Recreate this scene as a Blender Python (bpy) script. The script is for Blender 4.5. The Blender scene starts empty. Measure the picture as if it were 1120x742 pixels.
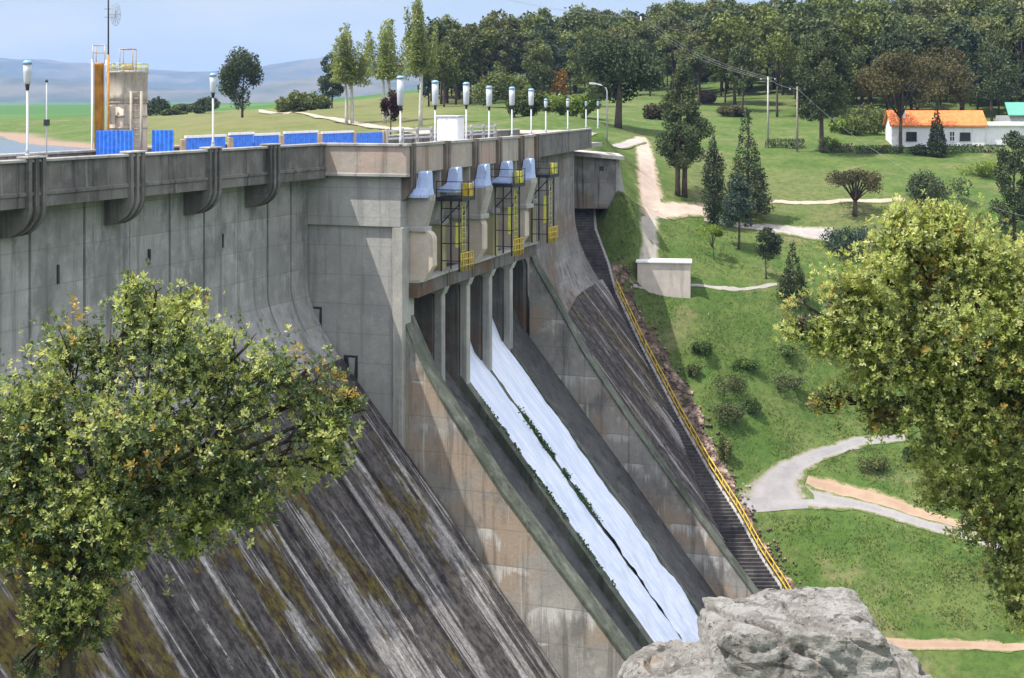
import bpy, math, random
import numpy as np
from mathutils import Vector, Matrix, noise as mnoise
from mathutils.bvhtree import BVHTree

rng = np.random.default_rng(7)
random.seed(7)
scene = bpy.context.scene
COL = scene.collection
F = 1700.0          # focal length in photo pixels (1120 wide)
CX, HY = 560.0, 110.0

# ------------------------------------------------------------------ helpers
def P(px, py, Y):
    """point at distance Y ahead of the camera (camera is the origin)"""
    return Vector(((px - CX) / F * Y, Y, (HY - py) / F * Y))

TH = math.atan(640.0 / F)
SN, CS = math.sin(TH), math.cos(TH)
DOFF = -39.6
def W(u, dv, z=0.0):
    """dam coordinates (along the crest, downstream, up) -> world"""
    w = dv + DOFF
    return Vector((SN * u + CS * w, CS * u - SN * w, z))
def UD(p):
    return (SN * p[0] + CS * p[1], CS * p[0] - SN * p[1] - DOFF)
def u_at(px, dv):
    """u where the line at downstream offset dv crosses photo column px"""
    k = (px - CX) / F
    w = dv + DOFF
    return (-CS * w - k * SN * w) / (SN - k * CS)

def tag(o, label=None, cat=None, group=None, kind=None):
    if label: o['label'] = label
    if cat: o['category'] = cat
    if group: o['group'] = group
    if kind: o['kind'] = kind
    return o
def empty(name, loc=(0, 0, 0), rz=0.0, parent=None):
    o = bpy.data.objects.new(name, None)
    COL.objects.link(o)
    o.location = loc
    o.rotation_euler = (0, 0, rz)
    o.empty_display_size = 0.3
    if parent: o.parent = parent
    return o
def thing(name, label, cat, loc=(0, 0, 0), rz=0.0, group=None):
    return tag(empty(name, loc, rz), label, cat, group)
def copy_tree(o, parent=None):
    c = o.copy()
    COL.objects.link(c)
    if parent: c.parent = parent
    for ch in list(o.children):
        copy_tree(ch, c)
    return c

def np_mesh(name, verts, faces, cols=None, smooth=False):
    """verts (n,3); faces (m,4) or (m,3) int arrays"""
    me = bpy.data.meshes.new(name)
    verts = np.asarray(verts, dtype=np.float32)
    faces = np.asarray(faces, dtype=np.int32)
    k = faces.shape[1]
    me.vertices.add(len(verts))
    me.vertices.foreach_set('co', verts.ravel())
    me.loops.add(faces.size)
    me.loops.foreach_set('vertex_index', faces.ravel())
    me.polygons.add(len(faces))
    me.polygons.foreach_set('loop_start', np.arange(0, faces.size, k, dtype=np.int32))
    me.polygons.foreach_set('loop_total', np.full(len(faces), k, dtype=np.int32))
    if smooth:
        me.polygons.foreach_set('use_smooth', np.ones(len(faces), dtype=bool))
    me.update(calc_edges=True)
    if cols is not None:
        a = me.color_attributes.new('tint', 'FLOAT_COLOR', 'POINT')
        c = np.ones((len(verts), 4), dtype=np.float32)
        c[:, :3] = cols
        a.data.foreach_set('color', c.ravel())
    return me
def link(name, me, mat, parent=None, loc=None):
    o = bpy.data.objects.new(name, me)
    COL.objects.link(o)
    if mat is not None and not me.materials:
        me.materials.append(mat)
    if parent: o.parent = parent
    if loc is not None: o.location = loc
    return o

class MB:
    """collects shapes into one mesh"""
    def __init__(s):
        s.v, s.f, s.sm = [], [], []
    def add(s, vs, fs, smooth=False):
        b = len(s.v)
        s.v += [tuple(v) for v in vs]
        s.f += [tuple(i + b for i in f) for f in fs]
        s.sm += [smooth] * len(fs)
        return s
    def box(s, x0, x1, y0, y1, z0, z1):
        vs = [(x, y, z) for z in (z0, z1) for y in (y0, y1) for x in (x0, x1)]
        return s.add(vs, [(0, 2, 3, 1), (4, 5, 7, 6), (0, 1, 5, 4), (2, 6, 7, 3), (0, 4, 6, 2), (1, 3, 7, 5)])
    def bbox(s, x0, x1, y0, y1, z0, z1, b=0.03):
        """box with chamfered vertical and top edges"""
        xs = [(x0 + b, y0), (x1 - b, y0), (x1, y0 + b), (x1, y1 - b), (x1 - b, y1), (x0 + b, y1), (x0, y1 - b), (x0, y0 + b)]
        cx, cy = (x0 + x1) / 2, (y0 + y1) / 2
        ins = [(x - b * (1 if x > cx else -1), y - b * (1 if y > cy else -1)) for x, y in xs]
        vs = [(x, y, z0) for x, y in xs] + [(x, y, z1 - b) for x, y in xs] + [(x, y, z1) for x, y in ins]
        fs = [tuple(reversed(range(8))), tuple(range(16, 24))]
        for k in (0, 8):
            for i in range(8):
                j = (i + 1) % 8
                fs.append((k + i, k + j, k + 8 + j, k + 8 + i))
        return s.add(vs, fs)
    def hexa(s, p):
        """8 points: bottom loop then top loop"""
        return s.add(p, [(3, 2, 1, 0), (4, 5, 6, 7), (0, 1, 5, 4), (1, 2, 6, 5), (2, 3, 7, 6), (3, 0, 4, 7)])
    def prism_y(s, prof, y0, y1):
        """profile in (x,z) extruded along y"""
        n = len(prof)
        vs = [(x, y0, z) for x, z in prof] + [(x, y1, z) for x, z in prof]
        fs = [tuple(range(n)), tuple(reversed(range(n, 2 * n)))]
        for i in range(n):
            j = (i + 1) % n
            fs.append((i, i + n, j + n, j))
        return s.add(vs, fs)
    def loft(s, profs, cap=True, closed=True, smooth=False):
        n = len(profs[0])
        vs = [p for pr in profs for p in pr]
        fs = []
        for k in range(len(profs) - 1):
            for i in range(n if closed else n - 1):
                j = (i + 1) % n
                fs.append((k * n + i, (k + 1) * n + i, (k + 1) * n + j, k * n + j))
        if cap and closed:
            fs.append(tuple(range(n)))
            b = (len(profs) - 1) * n
            fs.append(tuple(reversed(range(b, b + n))))
        return s.add(vs, fs, smooth)
    def tube(s, pts, r, n=8, smooth=True, r1=None):
        pts = [Vector(p) for p in pts]
        if r1 is None: r1 = r
        rings = []
        for i, p in enumerate(pts):
            d = (pts[min(i + 1, len(pts) - 1)] - pts[max(i - 1, 0)]).normalized()
            a = d.orthogonal().normalized() if abs(d.z) < 0.95 else Vector((1, 0, 0))
            a = (a - d * a.dot(d)).normalized()
            b = d.cross(a)
            t = i / max(1, len(pts) - 1)
            rr = r + (r1 - r) * t
            rings.append([p + a * (rr * math.cos(2 * math.pi * q / n)) + b * (rr * math.sin(2 * math.pi * q / n)) for q in range(n)])
        return s.loft(rings, smooth=smooth)
    def lathe(s, prof, cx=0, cy=0, n=20, smooth=True):
        rings = [[(cx + r * math.cos(2 * math.pi * q / n), cy + r * math.sin(2 * math.pi * q / n), z) for q in range(n)] for r, z in prof]
        return s.loft(rings, smooth=smooth)
    def build(s, name, mat, parent=None, loc=None):
        me = bpy.data.meshes.new(name)
        me.from_pydata(s.v, [], s.f)
        me.polygons.foreach_set('use_smooth', s.sm)
        me.update()
        import bmesh
        bm = bmesh.new(); bm.from_mesh(me)
        bmesh.ops.recalc_face_normals(bm, faces=bm.faces)
        bm.to_mesh(me); bm.free()
        return link(name, me, mat, parent, loc)

# ------------------------------------------------------------------ materials
class NT:
    def __init__(s, name):
        s.m = bpy.data.materials.new(name)
        s.m.use_nodes = True
        s.t = s.m.node_tree
        s.n, s.l = s.t.nodes, s.t.links
        s.bsdf = s.n['Principled BSDF']
        s.out = s.n['Material Output']
        s.co = s.n.new('ShaderNodeTexCoord').outputs['Object']
        s.bsdf.inputs['Specular IOR Level'].default_value = 0.25
        s.bsdf.inputs['Roughness'].default_value = 0.9
    def val(s, inp, v):
        if hasattr(v, 'is_output'): s.l.new(v, inp)
        elif isinstance(v, (tuple, list)) and len(v) == 3 and inp.type == 'RGBA': inp.default_value = (*v, 1)
        else: inp.default_value = v
    def noise(s, scale=1.0, stretch=(1, 1, 1), detail=4, rough=0.6, dist=0.0, co=None, off=(0, 0, 0)):
        mp = s.n.new('ShaderNodeMapping')
        mp.inputs['Scale'].default_value = stretch
        mp.inputs['Location'].default_value = off
        s.l.new(co or s.co, mp.inputs['Vector'])
        t = s.n.new('ShaderNodeTexNoise')
        t.inputs['Scale'].default_value = scale
        t.inputs['Detail'].default_value = detail
        t.inputs['Roughness'].default_value = rough
        t.inputs['Distortion'].default_value = dist
        s.l.new(mp.outputs[0], t.inputs['Vector'])
        return t.outputs['Fac']
    def voro(s, scale=1.0, stretch=(1, 1, 1), feature='F1', out='Distance'):
        mp = s.n.new('ShaderNodeMapping')
        mp.inputs['Scale'].default_value = stretch
        s.l.new(s.co, mp.inputs['Vector'])
        t = s.n.new('ShaderNodeTexVoronoi')
        t.feature = feature
        t.inputs['Scale'].default_value = scale
        s.l.new(mp.outputs[0], t.inputs['Vector'])
        return t.outputs[out]
    def step(s, fac, a, b, lo=0.0, hi=1.0):
        t = s.n.new('ShaderNodeMapRange')
        t.interpolation_type = 'SMOOTHSTEP'
        for k, v in (('From Min', a), ('From Max', b), ('To Min', lo), ('To Max', hi)):
            t.inputs[k].default_value = v
        s.l.new(fac, t.inputs['Value'])
        return t.outputs['Result']
    def math(s, op, a, b=0.0):
        t = s.n.new('ShaderNodeMath'); t.operation = op
        s.val(t.inputs[0], a); s.val(t.inputs[1], b)
        return t.outputs[0]
    def mix(s, fac, a, b, mode='MIX'):
        t = s.n.new('ShaderNodeMix'); t.data_type = 'RGBA'; t.blend_type = mode
        s.val(t.inputs[0], fac); s.val(t.inputs[6], a); s.val(t.inputs[7], b)
        return t.outputs[2]
    def attr(s, name='tint'):
        t = s.n.new('ShaderNodeAttribute'); t.attribute_name = name
        return t.outputs['Color']
    def sep(s, co=None):
        t = s.n.new('ShaderNodeSeparateXYZ'); s.l.new(co or s.co, t.inputs[0])
        return t.outputs
    def objrand(s):
        return s.n.new('ShaderNodeObjectInfo').outputs['Random']
    def bump(s, h, strength=0.3, dist=0.05):
        t = s.n.new('ShaderNodeBump')
        t.inputs['Strength'].default_value = strength
        t.inputs['Distance'].default_value = dist
        s.l.new(h, t.inputs['Height'])
        s.l.new(t.outputs[0], s.bsdf.inputs['Normal'])
    def color(s, c, rough=None, spec=None, metal=None):
        s.val(s.bsdf.inputs['Base Color'], c)
        if rough is not None: s.val(s.bsdf.inputs['Roughness'], rough)
        if spec is not None: s.bsdf.inputs['Specular IOR Level'].default_value = spec
        if metal is not None: s.bsdf.inputs['Metallic'].default_value = metal
        return s.m

def plain(name, c, rough=0.7, var=0.15, scale=3.0, spec=0.3, metal=0.0, dirt=None):
    n = NT(name)
    f = n.noise(scale, detail=5)
    a = tuple(x * (1 - var) for x in c); b = tuple(min(1, x * (1 + var)) for x in c)
    col = n.mix(n.step(f, 0.3, 0.7), a, b)
    if dirt:
        g = n.noise(scale * 0.8, (3, 3, 0.4), 6, 0.7, off=(7, 3, 1))
        col = n.mix(n.step(g, 0.5, 0.68, 0, 0.8), col, dirt)
    return n.color(col, rough, spec, metal)

def concrete(name, base, dark, pale, stain=0.5, streak=0.5, warm=None, lift=0.0, dim=(1, 1), patch=0.0):
    """weathered cast concrete: blotches, form-board lifts, vertical run-off streaks"""
    n = NT(name)
    big = n.noise(0.16, detail=5, rough=0.65)
    med = n.noise(1.1, detail=6, rough=0.7, off=(3, 9, 2))
    fine = n.noise(9, detail=4, rough=0.7)
    c = n.mix(n.step(big, 0.34, 0.66), dark, base)
    c = n.mix(n.step(med, 0.45, 0.75, 0, 0.55), c, pale)
    if warm:
        wv = n.noise(0.22, (1, 1, 1.4), 4, 0.6, off=(11, 4, 5))
        c = n.mix(n.step(wv, 0.44, 0.62, 0, 0.9), c, warm)
    if patch:
        zz = n.sep()[2]
        fr2 = n.math('FRACT', n.math('MULTIPLY', zz, 1.0 / lift))
        pv = n.noise(1.0, (2.6, 2.6, 0.12), 5, 0.75, off=(4, 31, 8))
        reach = n.math('ADD', fr2, n.math('MULTIPLY', n.math('SUBTRACT', pv, 0.5), 2.6))
        pw = n.noise(0.35, (1, 1, 1.2), 3, 0.5, off=(41, 3, 8))
        c = n.mix(n.math('MULTIPLY', n.math('MULTIPLY', n.step(reach, 0.55, 0.95), n.step(pw, 0.52, 0.57)), patch), c, (0.60, 0.58, 0.56))
        dk = n.noise(0.4, (1, 1, 0.6), 6, 0.7, off=(14, 3, 28))
        c = n.mix(n.step(dk, 0.50, 0.66, 0, 0.7), c, tuple(x * 0.55 for x in dark))
    run = n.noise(1.0, (1.7 * dim[0], 1.7 * dim[1], 0.09), 6, 0.72, off=(1, 2, 3))
    c = n.mix(n.step(run, 0.5, 0.66, 0, stain), c, tuple(x * 0.32 for x in dark))
    run2 = n.noise(1.0, (3.1 * dim[0], 3.1 * dim[1], 0.12), 5, 0.7, off=(21, 12, 3))
    c = n.mix(n.step(run2, 0.6, 0.74, 0, streak), c, tuple(min(0.8, x * 1.35) for x in pale))
    if lift:
        z = n.sep()[2]
        fr = n.math('FRACT', n.math('MULTIPLY', z, 1.0 / lift))
        ln = n.math('LESS_THAN', fr, 0.035)
        c = n.mix(n.math('MULTIPLY', ln, 0.28), c, tuple(x * 0.45 for x in dark))
    c = n.mix(n.step(fine, 0.3, 0.7, 0, 0.22), c, tuple(x * 0.55 for x in base))
    n.bump(n.noise(5, detail=7, rough=0.75), 0.45, 0.06)
    return n.color(c, 0.92, 0.2)

M = {}
M['wall'] = concrete('near_wall_concrete', (0.378, 0.371, 0.357), (0.266, 0.262, 0.252), (0.504, 0.497, 0.483), 0.55, 0.5, None, 1.55, patch=0.25)  # weathered grey, the near wall's own colour
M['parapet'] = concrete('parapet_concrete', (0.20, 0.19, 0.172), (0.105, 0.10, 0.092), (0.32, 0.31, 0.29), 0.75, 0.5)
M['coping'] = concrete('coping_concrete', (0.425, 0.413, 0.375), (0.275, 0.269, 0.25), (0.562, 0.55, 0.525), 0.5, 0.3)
M['training'] = concrete('training_wall_concrete', (0.39, 0.37, 0.338), (0.26, 0.247, 0.227), (0.546, 0.52, 0.481), 0.55, 0.55, (0.39, 0.293, 0.215), 1.9, patch=0.9)
M['block'] = concrete('block_concrete', (0.42, 0.413, 0.392), (0.322, 0.315, 0.301), (0.504, 0.497, 0.476), 0.35, 0.2, None, 1.6)
M['stone_panel'] = concrete('parapet_panel', (0.44, 0.39, 0.335), (0.31, 0.27, 0.225), (0.56, 0.51, 0.46), 0.6, 0.3, (0.44, 0.32, 0.25))
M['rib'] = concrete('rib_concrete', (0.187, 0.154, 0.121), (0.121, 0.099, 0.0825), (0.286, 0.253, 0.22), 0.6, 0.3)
M['pier'] = concrete('pier_concrete', (0.468, 0.436, 0.39), (0.351, 0.325, 0.286), (0.598, 0.559, 0.52), 0.4, 0.3)
M['pier_cream'] = concrete('pier_pale', (0.632, 0.54, 0.437), (0.483, 0.402, 0.322), (0.7, 0.632, 0.575), 0.4, 0.3)
M['pier_yellow'] = concrete('pier_yellowed', (0.5, 0.45, 0.25), (0.36, 0.32, 0.2), (0.58, 0.54, 0.36), 0.4, 0.3)
M['wall_far'] = concrete('stained_far_wall', (0.27, 0.26, 0.245), (0.15, 0.143, 0.135), (0.36, 0.35, 0.335), 0.85, 0.4, (0.2, 0.15, 0.11), 1.55, patch=0.15)
M['block_dark'] = concrete('dark_concrete', (0.17, 0.16, 0.145), (0.1, 0.095, 0.085), (0.24, 0.23, 0.21), 0.6, 0.3, (0.14, 0.085, 0.05))  # darker, brown-blotched concrete for the service bridge and pier noses
M['stair'] = concrete('dirty_shaded_stair_concrete', (0.11, 0.10, 0.098), (0.045, 0.042, 0.042), (0.19, 0.18, 0.17), 0.5, 0.3)  # dirt plus the shadow over the flight, both put into the dark base
M['bridge'] = concrete('bridge_concrete', (0.46, 0.443, 0.402), (0.322, 0.31, 0.287), (0.632, 0.609, 0.575), 0.5, 0.3)
M['chute'] = concrete('wet_chute_concrete', (0.102, 0.102, 0.096), (0.06, 0.06, 0.06), (0.168, 0.168, 0.156), 0.6, 0.3)
M['divider'] = concrete('mossy_divider', (0.132, 0.143, 0.11), (0.055, 0.066, 0.044), (0.275, 0.275, 0.242), 0.6, 0.3)

def slope_material(name, moss=0.6, white=0.75, off=0.0):
    """downstream face: black lichen crust, straight-edged pale run-off bands, olive and brown moss"""
    n = NT(name)
    mott = n.noise(2.6, (0.7, 1, 0.6), 9, 0.78)
    mott2 = n.noise(7.0, (0.7, 1, 0.6), 6, 0.8, off=(5, 5, 5))
    c = n.mix(n.step(mott, 0.38, 0.64), (0.038, 0.034, 0.034), (0.135, 0.122, 0.112))
    a1 = n.noise(1.0, (0.045, 0.62, 0.045), 4, 0.6, off=(1, 5 + off, 2))
    a2 = n.noise(1.0, (0.06, 2.2, 0.06), 4, 0.65, off=(9, 5 + off, 2))
    brk = n.noise(0.5, (0.8, 1.2, 0.6), 7, 0.75, off=(6, 1, 9))
    band = n.math('MULTIPLY', n.step(a1, 0.53, 0.565), n.step(brk, 0.36, 0.50))
    c = n.mix(n.math('MULTIPLY', band, white), c, n.mix(n.step(mott2, 0.35, 0.62), (0.17, 0.158, 0.15), (0.40, 0.38, 0.36)))
    thin = n.math('MULTIPLY', n.step(a2, 0.585, 0.60), n.step(brk, 0.40, 0.48))
    c = n.mix(n.math('MULTIPLY', thin, white), c, n.mix(n.step(mott2, 0.4, 0.6), (0.30, 0.285, 0.27), (0.58, 0.56, 0.53)))
    d = n.noise(1.0, (0.05, 1.5, 0.05), 4, 0.65, off=(13, 2 + off, 6))
    c = n.mix(n.step(d, 0.55, 0.58, 0, 0.85), c, n.mix(n.step(mott2, 0.4, 0.7), (0.026, 0.022, 0.022), (0.075, 0.066, 0.06)))
    mo = n.noise(1.0, (0.12, 0.34, 0.12), 6, 0.64, off=(2, 8 + off, 4))
    mcol = n.mix(n.step(mott, 0.42, 0.60), (0.046, 0.026, 0.015), (0.135, 0.115, 0.016))
    c = n.mix(n.math('MULTIPLY', n.step(mo, 0.518, 0.575), n.step(mott2, 0.2, 0.5, 0.5, moss)), c, mcol)
    n.bump(n.math('ADD', mott, n.math('MULTIPLY', mott2, 0.6)), 0.8, 0.12)
    return n.color(c, 0.95, 0.15)
M['slope'] = slope_material('weathered_dam_face', 0.9, 0.85)
M['slope_far'] = slope_material('weathered_far_face', 0.4, 0.9, 3.0)

M['steel_dark'] = plain('dark_steel', (0.035, 0.037, 0.04), 0.5, 0.3)
M['yellow'] = plain('yellow_paint', (0.62, 0.44, 0.03), 0.5, 0.2, dirt=(0.3, 0.2, 0.05))
M['lime'] = plain('faded_yellow_sheet', (0.55, 0.53, 0.08), 0.6, 0.2, dirt=(0.25, 0.25, 0.08))
M['hood_blue'] = plain('pale_blue_sheet', (0.45, 0.56, 0.84), 0.5, 0.08, dirt=(0.3, 0.38, 0.55))
M['blue'] = plain('blue_sheet', (0.04, 0.19, 0.74), 0.55, 0.25, 4, dirt=(0.1, 0.22, 0.5))
M['white'] = plain('white_paint', (0.78, 0.78, 0.78), 0.6, 0.06, 2, dirt=(0.6, 0.58, 0.55))
M['grey_paint'] = plain('grey_paint', (0.42, 0.44, 0.46), 0.5, 0.1)
M['lamp_white'] = plain('lamp_plastic', (0.50, 0.53, 0.56), 0.35, 0.05, 4, 0.5)
M['lamp_cap'] = plain('lamp_cap_metal', (0.20, 0.36, 0.48), 0.4, 0.15, 4, 0.5)
M['orange_pipe'] = plain('rusty_orange_pipe', (0.50, 0.24, 0.045), 0.7, 0.2, 2, dirt=(0.2, 0.1, 0.04))
M['silo'] = plain('silo_grey', (0.36, 0.325, 0.26), 0.75, 0.12, 2, dirt=(0.2, 0.17, 0.13))
M['silo_pale'] = plain('silo_panel', (0.55, 0.46, 0.36), 0.75, 0.12, 2, dirt=(0.32, 0.24, 0.17))
M['tan'] = plain('tan_post', (0.40, 0.30, 0.2), 0.8, 0.15)
M['terracotta'] = None
M['plaster'] = plain('white_plaster', (0.80, 0.80, 0.80), 0.85, 0.05, 1.2, 0.2, dirt=(0.66, 0.64, 0.6))
M['cream_block'] = plain('cream_render', (0.60, 0.53, 0.47), 0.9, 0.1, 0.9, 0.2, dirt=(0.42, 0.36, 0.32))
M['green_roof'] = plain('green_sheet_roof', (0.10, 0.32, 0.24), 0.6, 0.12)
M['glass'] = plain('window_glass', (0.03, 0.035, 0.04), 0.12, 0.2, 2, 0.6)
M['wood_pole'] = plain('weathered_pole', (0.26, 0.235, 0.2), 0.9, 0.2)
M['concrete_pole'] = plain('pale_pole', (0.42, 0.41, 0.38), 0.9, 0.15)
M['cable'] = plain('cable', (0.20, 0.20, 0.20), 0.6, 0.1)
M['gate'] = plain('gate_steel', (0.05, 0.055, 0.055), 0.6, 0.3, 1.0, dirt=(0.09, 0.05, 0.03))
M['rust'] = plain('rusty_gate', (0.16, 0.07, 0.04), 0.8, 0.3, 1.0)

def roof_tile():
    n = NT('orange_roof_tiles')
    w = n.n.new('ShaderNodeTexWave'); w.bands_direction = 'X'
    w.inputs['Scale'].default_value = 1.6; w.inputs['Distortion'].default_value = 0.3
    n.l.new(n.co, w.inputs['Vector'])
    f = n.noise(1.5, detail=5)
    c = n.mix(n.step(f, 0.3, 0.7), (0.62, 0.17, 0.05), (0.74, 0.25, 0.08))
    n.bump(w.outputs['Fac'], 0.6, 0.08)
    return n.color(c, 0.85)
M['terracotta'] = roof_tile()

def leaf_material(name, mult=(1, 1, 1), trans=0.35, gloss=0.3, rough=0.45, vary=False):
    n = NT(name)
    c = n.attr('tint')
    c = n.mix(1.0, c, mult, 'MULTIPLY')
    if vary:
        r = n.objrand()
        r2 = n.math('FRACT', n.math('MULTIPLY', r, 7.31))
        c = n.mix(n.step(r, 0.0, 1.0, 0, 0.55), c, n.mix(1.0, c, (1.5, 1.38, 0.9), 'MULTIPLY'))
        c = n.mix(n.step(r2, 0.0, 1.0, 0, 0.5), c, n.mix(1.0, c, (0.66, 0.74, 0.76), 'MULTIPLY'))
    n.color(c, rough, gloss)
    tr = n.n.new('ShaderNodeBsdfTranslucent')
    n.l.new(n.mix(1.0, c, (1.25, 1.15, 0.6), 'MULTIPLY'), tr.inputs['Color'])
    ms = n.n.new('ShaderNodeMixShader'); ms.inputs[0].default_value = trans
    n.l.new(n.bsdf.outputs[0], ms.inputs[1]); n.l.new(tr.outputs[0], ms.inputs[2])
    n.l.new(ms.outputs[0], n.out.inputs['Surface'])
    return n.m
M['leaf'] = leaf_material('broad_leaves', (1, 1, 1), 0.45, 0.4, 0.4)
M['needle'] = leaf_material('needles', (1, 1, 1), 0.15, 0.15, 0.7, True)

def bark(name, a, b):
    n = NT(name)
    f = n.noise(4, (3, 3, 0.6), 6, 0.7)
    n.bump(n.noise(8, (3, 3, 0.5), 6, 0.8), 0.8, 0.03)
    return n.color(n.mix(n.step(f, 0.35, 0.65), a, b), 0.95, 0.1)
M['bark'] = bark('pine_bark', (0.06, 0.045, 0.035), (0.13, 0.1, 0.08))
M['bark_grey'] = bark('oak_bark', (0.045, 0.038, 0.032), (0.12, 0.108, 0.092))
M['bark_white'] = bark('poplar_bark', (0.42, 0.41, 0.37), (0.62, 0.6, 0.56))

def ground_material():
    n = NT('meadow')
    big = n.noise(0.035, detail=5, rough=0.6)
    med = n.noise(0.22, detail=6, rough=0.65, off=(3, 1, 2))
    sm = n.noise(1.6, detail=6, rough=0.75)
    fine = n.noise(7, detail=4, rough=0.8)
    g = n.mix(n.step(med, 0.36, 0.64), (0.070, 0.128, 0.026), (0.126, 0.165, 0.048))
    g = n.mix(n.step(big, 0.5, 0.68, 0, 0.7), g, (0.158, 0.162, 0.068))
    dry = n.noise(0.11, detail=7, rough=0.7, off=(31, 17, 4))
    g = n.mix(n.step(dry, 0.51, 0.64, 0, 0.7), g, (0.215, 0.185, 0.10))
    g = n.mix(n.step(sm, 0.40, 0.66, 0.0, 0.65), g, (0.036, 0.074, 0.017))
    g = n.mix(n.step(fine, 0.5, 0.8, 0.0, 0.55), g, (0.145, 0.165, 0.065))
    # far plain: paler crops in strips
    sp = n.sep()
    pen = n.math('MULTIPLY', n.math('MULTIPLY', n.step(sp[0], -12, -2, 1, 0), n.step(sp[1], 120, 140)), n.step(n.math('ADD', sp[0], n.math('MULTIPLY', sp[1], 0.235)), -6, 4))
    g = n.mix(n.math('MULTIPLY', pen, n.step(med, 0.3, 0.7, 0.45, 0.9)), g, (0.17, 0.165, 0.07))
    far = n.step(n.math('SUBTRACT', sp[1], n.math('MULTIPLY', sp[0], 0.6)), 400, 470)
    fld = n.noise(0.004, (1, 0.35, 1), 3, 0.5)
    fc = n.mix(n.step(fld, 0.45, 0.55), (0.055, 0.13, 0.028), (0.085, 0.15, 0.04))
    g = n.mix(far, g, fc)
    # bare reddish shore below the water line mark
    sh = n.step(sp[2], -5.75, -5.35, 1, 0)
    up = n.step(n.math('ADD', n.math('MULTIPLY', sp[0], 1.0), n.math('MULTIPLY', sp[1], -0.376)), -66, -58, 1, 0)
    shore = n.math('MULTIPLY', n.math('MULTIPLY', sh, up), n.step(sp[1], 430, 480, 1, 0))
    g = n.mix(shore, g, (0.27, 0.20, 0.15))
    n.bump(n.noise(3, detail=6, rough=0.8), 0.7, 0.25)
    return n.color(g, 0.95, 0.1)
M['ground'] = ground_material()

def dirt(name, a, b, c, sc=1.0, worn=True):
    n = NT(name)
    f = n.noise(0.6 * sc, detail=6, rough=0.7)
    g = n.noise(4 * sc, detail=5, rough=0.8)
    k = n.mix(n.step(f, 0.35, 0.65), a, b)
    k = n.mix(n.step(g, 0.5, 0.75, 0, 0.6), k, c)
    if worn:
        e = n.sep(n.attr())[0]
        w = n.noise(1.3, detail=7, rough=0.75, off=(3, 3, 3))
        e2 = n.math('ADD', e, n.math('MULTIPLY', n.math('SUBTRACT', w, 0.5), 1.5))
        k = n.mix(n.step(e2, 0.42, 0.75, 0, 0.65), k, n.mix(0.5, c, (0.30, 0.25, 0.14)))
        k = n.mix(n.step(e2, 0.66, 0.92), k, n.mix(n.step(g, 0.35, 0.65), (0.065, 0.11, 0.027), (0.13, 0.155, 0.055)))
        # wheel tracks
        tr = n.math('ABSOLUTE', n.math('SUBTRACT', e, 0.5))
        k = n.mix(n.step(tr, 0.02, 0.2, 0.3, 0), k, tuple(min(0.6, x * 1.15) for x in b))
    n.bump(g, 0.6, 0.06)
    return n.color(k, 0.95, 0.1)
M['dirt_road'] = dirt('pale_dirt', (0.36, 0.29, 0.235), (0.43, 0.355, 0.30), (0.29, 0.23, 0.16))
M['track'] = dirt('rutted_track', (0.32, 0.29, 0.24), (0.40, 0.37, 0.32), (0.16, 0.2, 0.08))
M['gravel'] = dirt('grey_gravel', (0.28, 0.26, 0.24), (0.36, 0.34, 0.32), (0.21, 0.19, 0.15))
M['asphalt'] = dirt('old_grey_asphalt', (0.23, 0.222, 0.22), (0.28, 0.27, 0.268), (0.19, 0.18, 0.165))
M['red_earth'] = dirt('reddish_bank', (0.29, 0.205, 0.145), (0.35, 0.255, 0.185), (0.22, 0.18, 0.10))
M['deck'] = dirt('crest_road', (0.28, 0.27, 0.25), (0.34, 0.33, 0.31), (0.22, 0.21, 0.2), worn=False)
def rubble_mat():
    n = NT('rubble')
    v = n.voro(1.7, out='Color')
    d = n.voro(1.7)
    s = n.sep(v)[0]
    c = n.mix(s, (0.19, 0.135, 0.105), (0.36, 0.27, 0.22))
    g = n.noise(0.5, detail=6, rough=0.7)
    c = n.mix(n.step(g, 0.52, 0.66, 0, 0.8), c, (0.09, 0.11, 0.035))
    c = n.mix(n.step(d, 0.35, 0.6, 0, 0.7), c, (0.07, 0.05, 0.04))
    n.bump(d, 0.9, 0.3)
    return n.color(c, 0.95, 0.1)
M['rubble'] = rubble_mat()

def rock_material():
    n = NT('lichen_rock')
    a = n.noise(2.2, detail=8, rough=0.7)
    b = n.noise(9, detail=8, rough=0.75, off=(3, 2, 1))
    cr = n.noise(3.2, (1, 1, 3.2), 7, 0.7, 0.4, off=(8, 2, 4))
    v = n.noise(26, detail=4, rough=0.8)
    c = n.mix(n.step(a, 0.36, 0.62), (0.28, 0.265, 0.23), (0.52, 0.50, 0.455))
    c = n.mix(n.step(b, 0.48, 0.56, 0, 0.85), c, (0.55, 0.54, 0.50))
    c = n.mix(n.step(v, 0.54, 0.66, 0, 0.85), c, (0.11, 0.10, 0.085))
    c = n.mix(n.step(cr, 0.585, 0.63, 0, 0.8), c, (0.075, 0.068, 0.058))
    o = n.noise(2.7, detail=5, rough=0.6, off=(5, 15, 3))
    c = n.mix(n.step(o, 0.62, 0.72, 0, 0.65), c, (0.42, 0.25, 0.08))
    n.bump(n.math('ADD', n.noise(7, detail=9, rough=0.8), n.math('MULTIPLY', cr, 0.6)), 1.0, 0.11)
    return n.color(c, 0.95, 0.15)
M['rock'] = rock_material()

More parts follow.
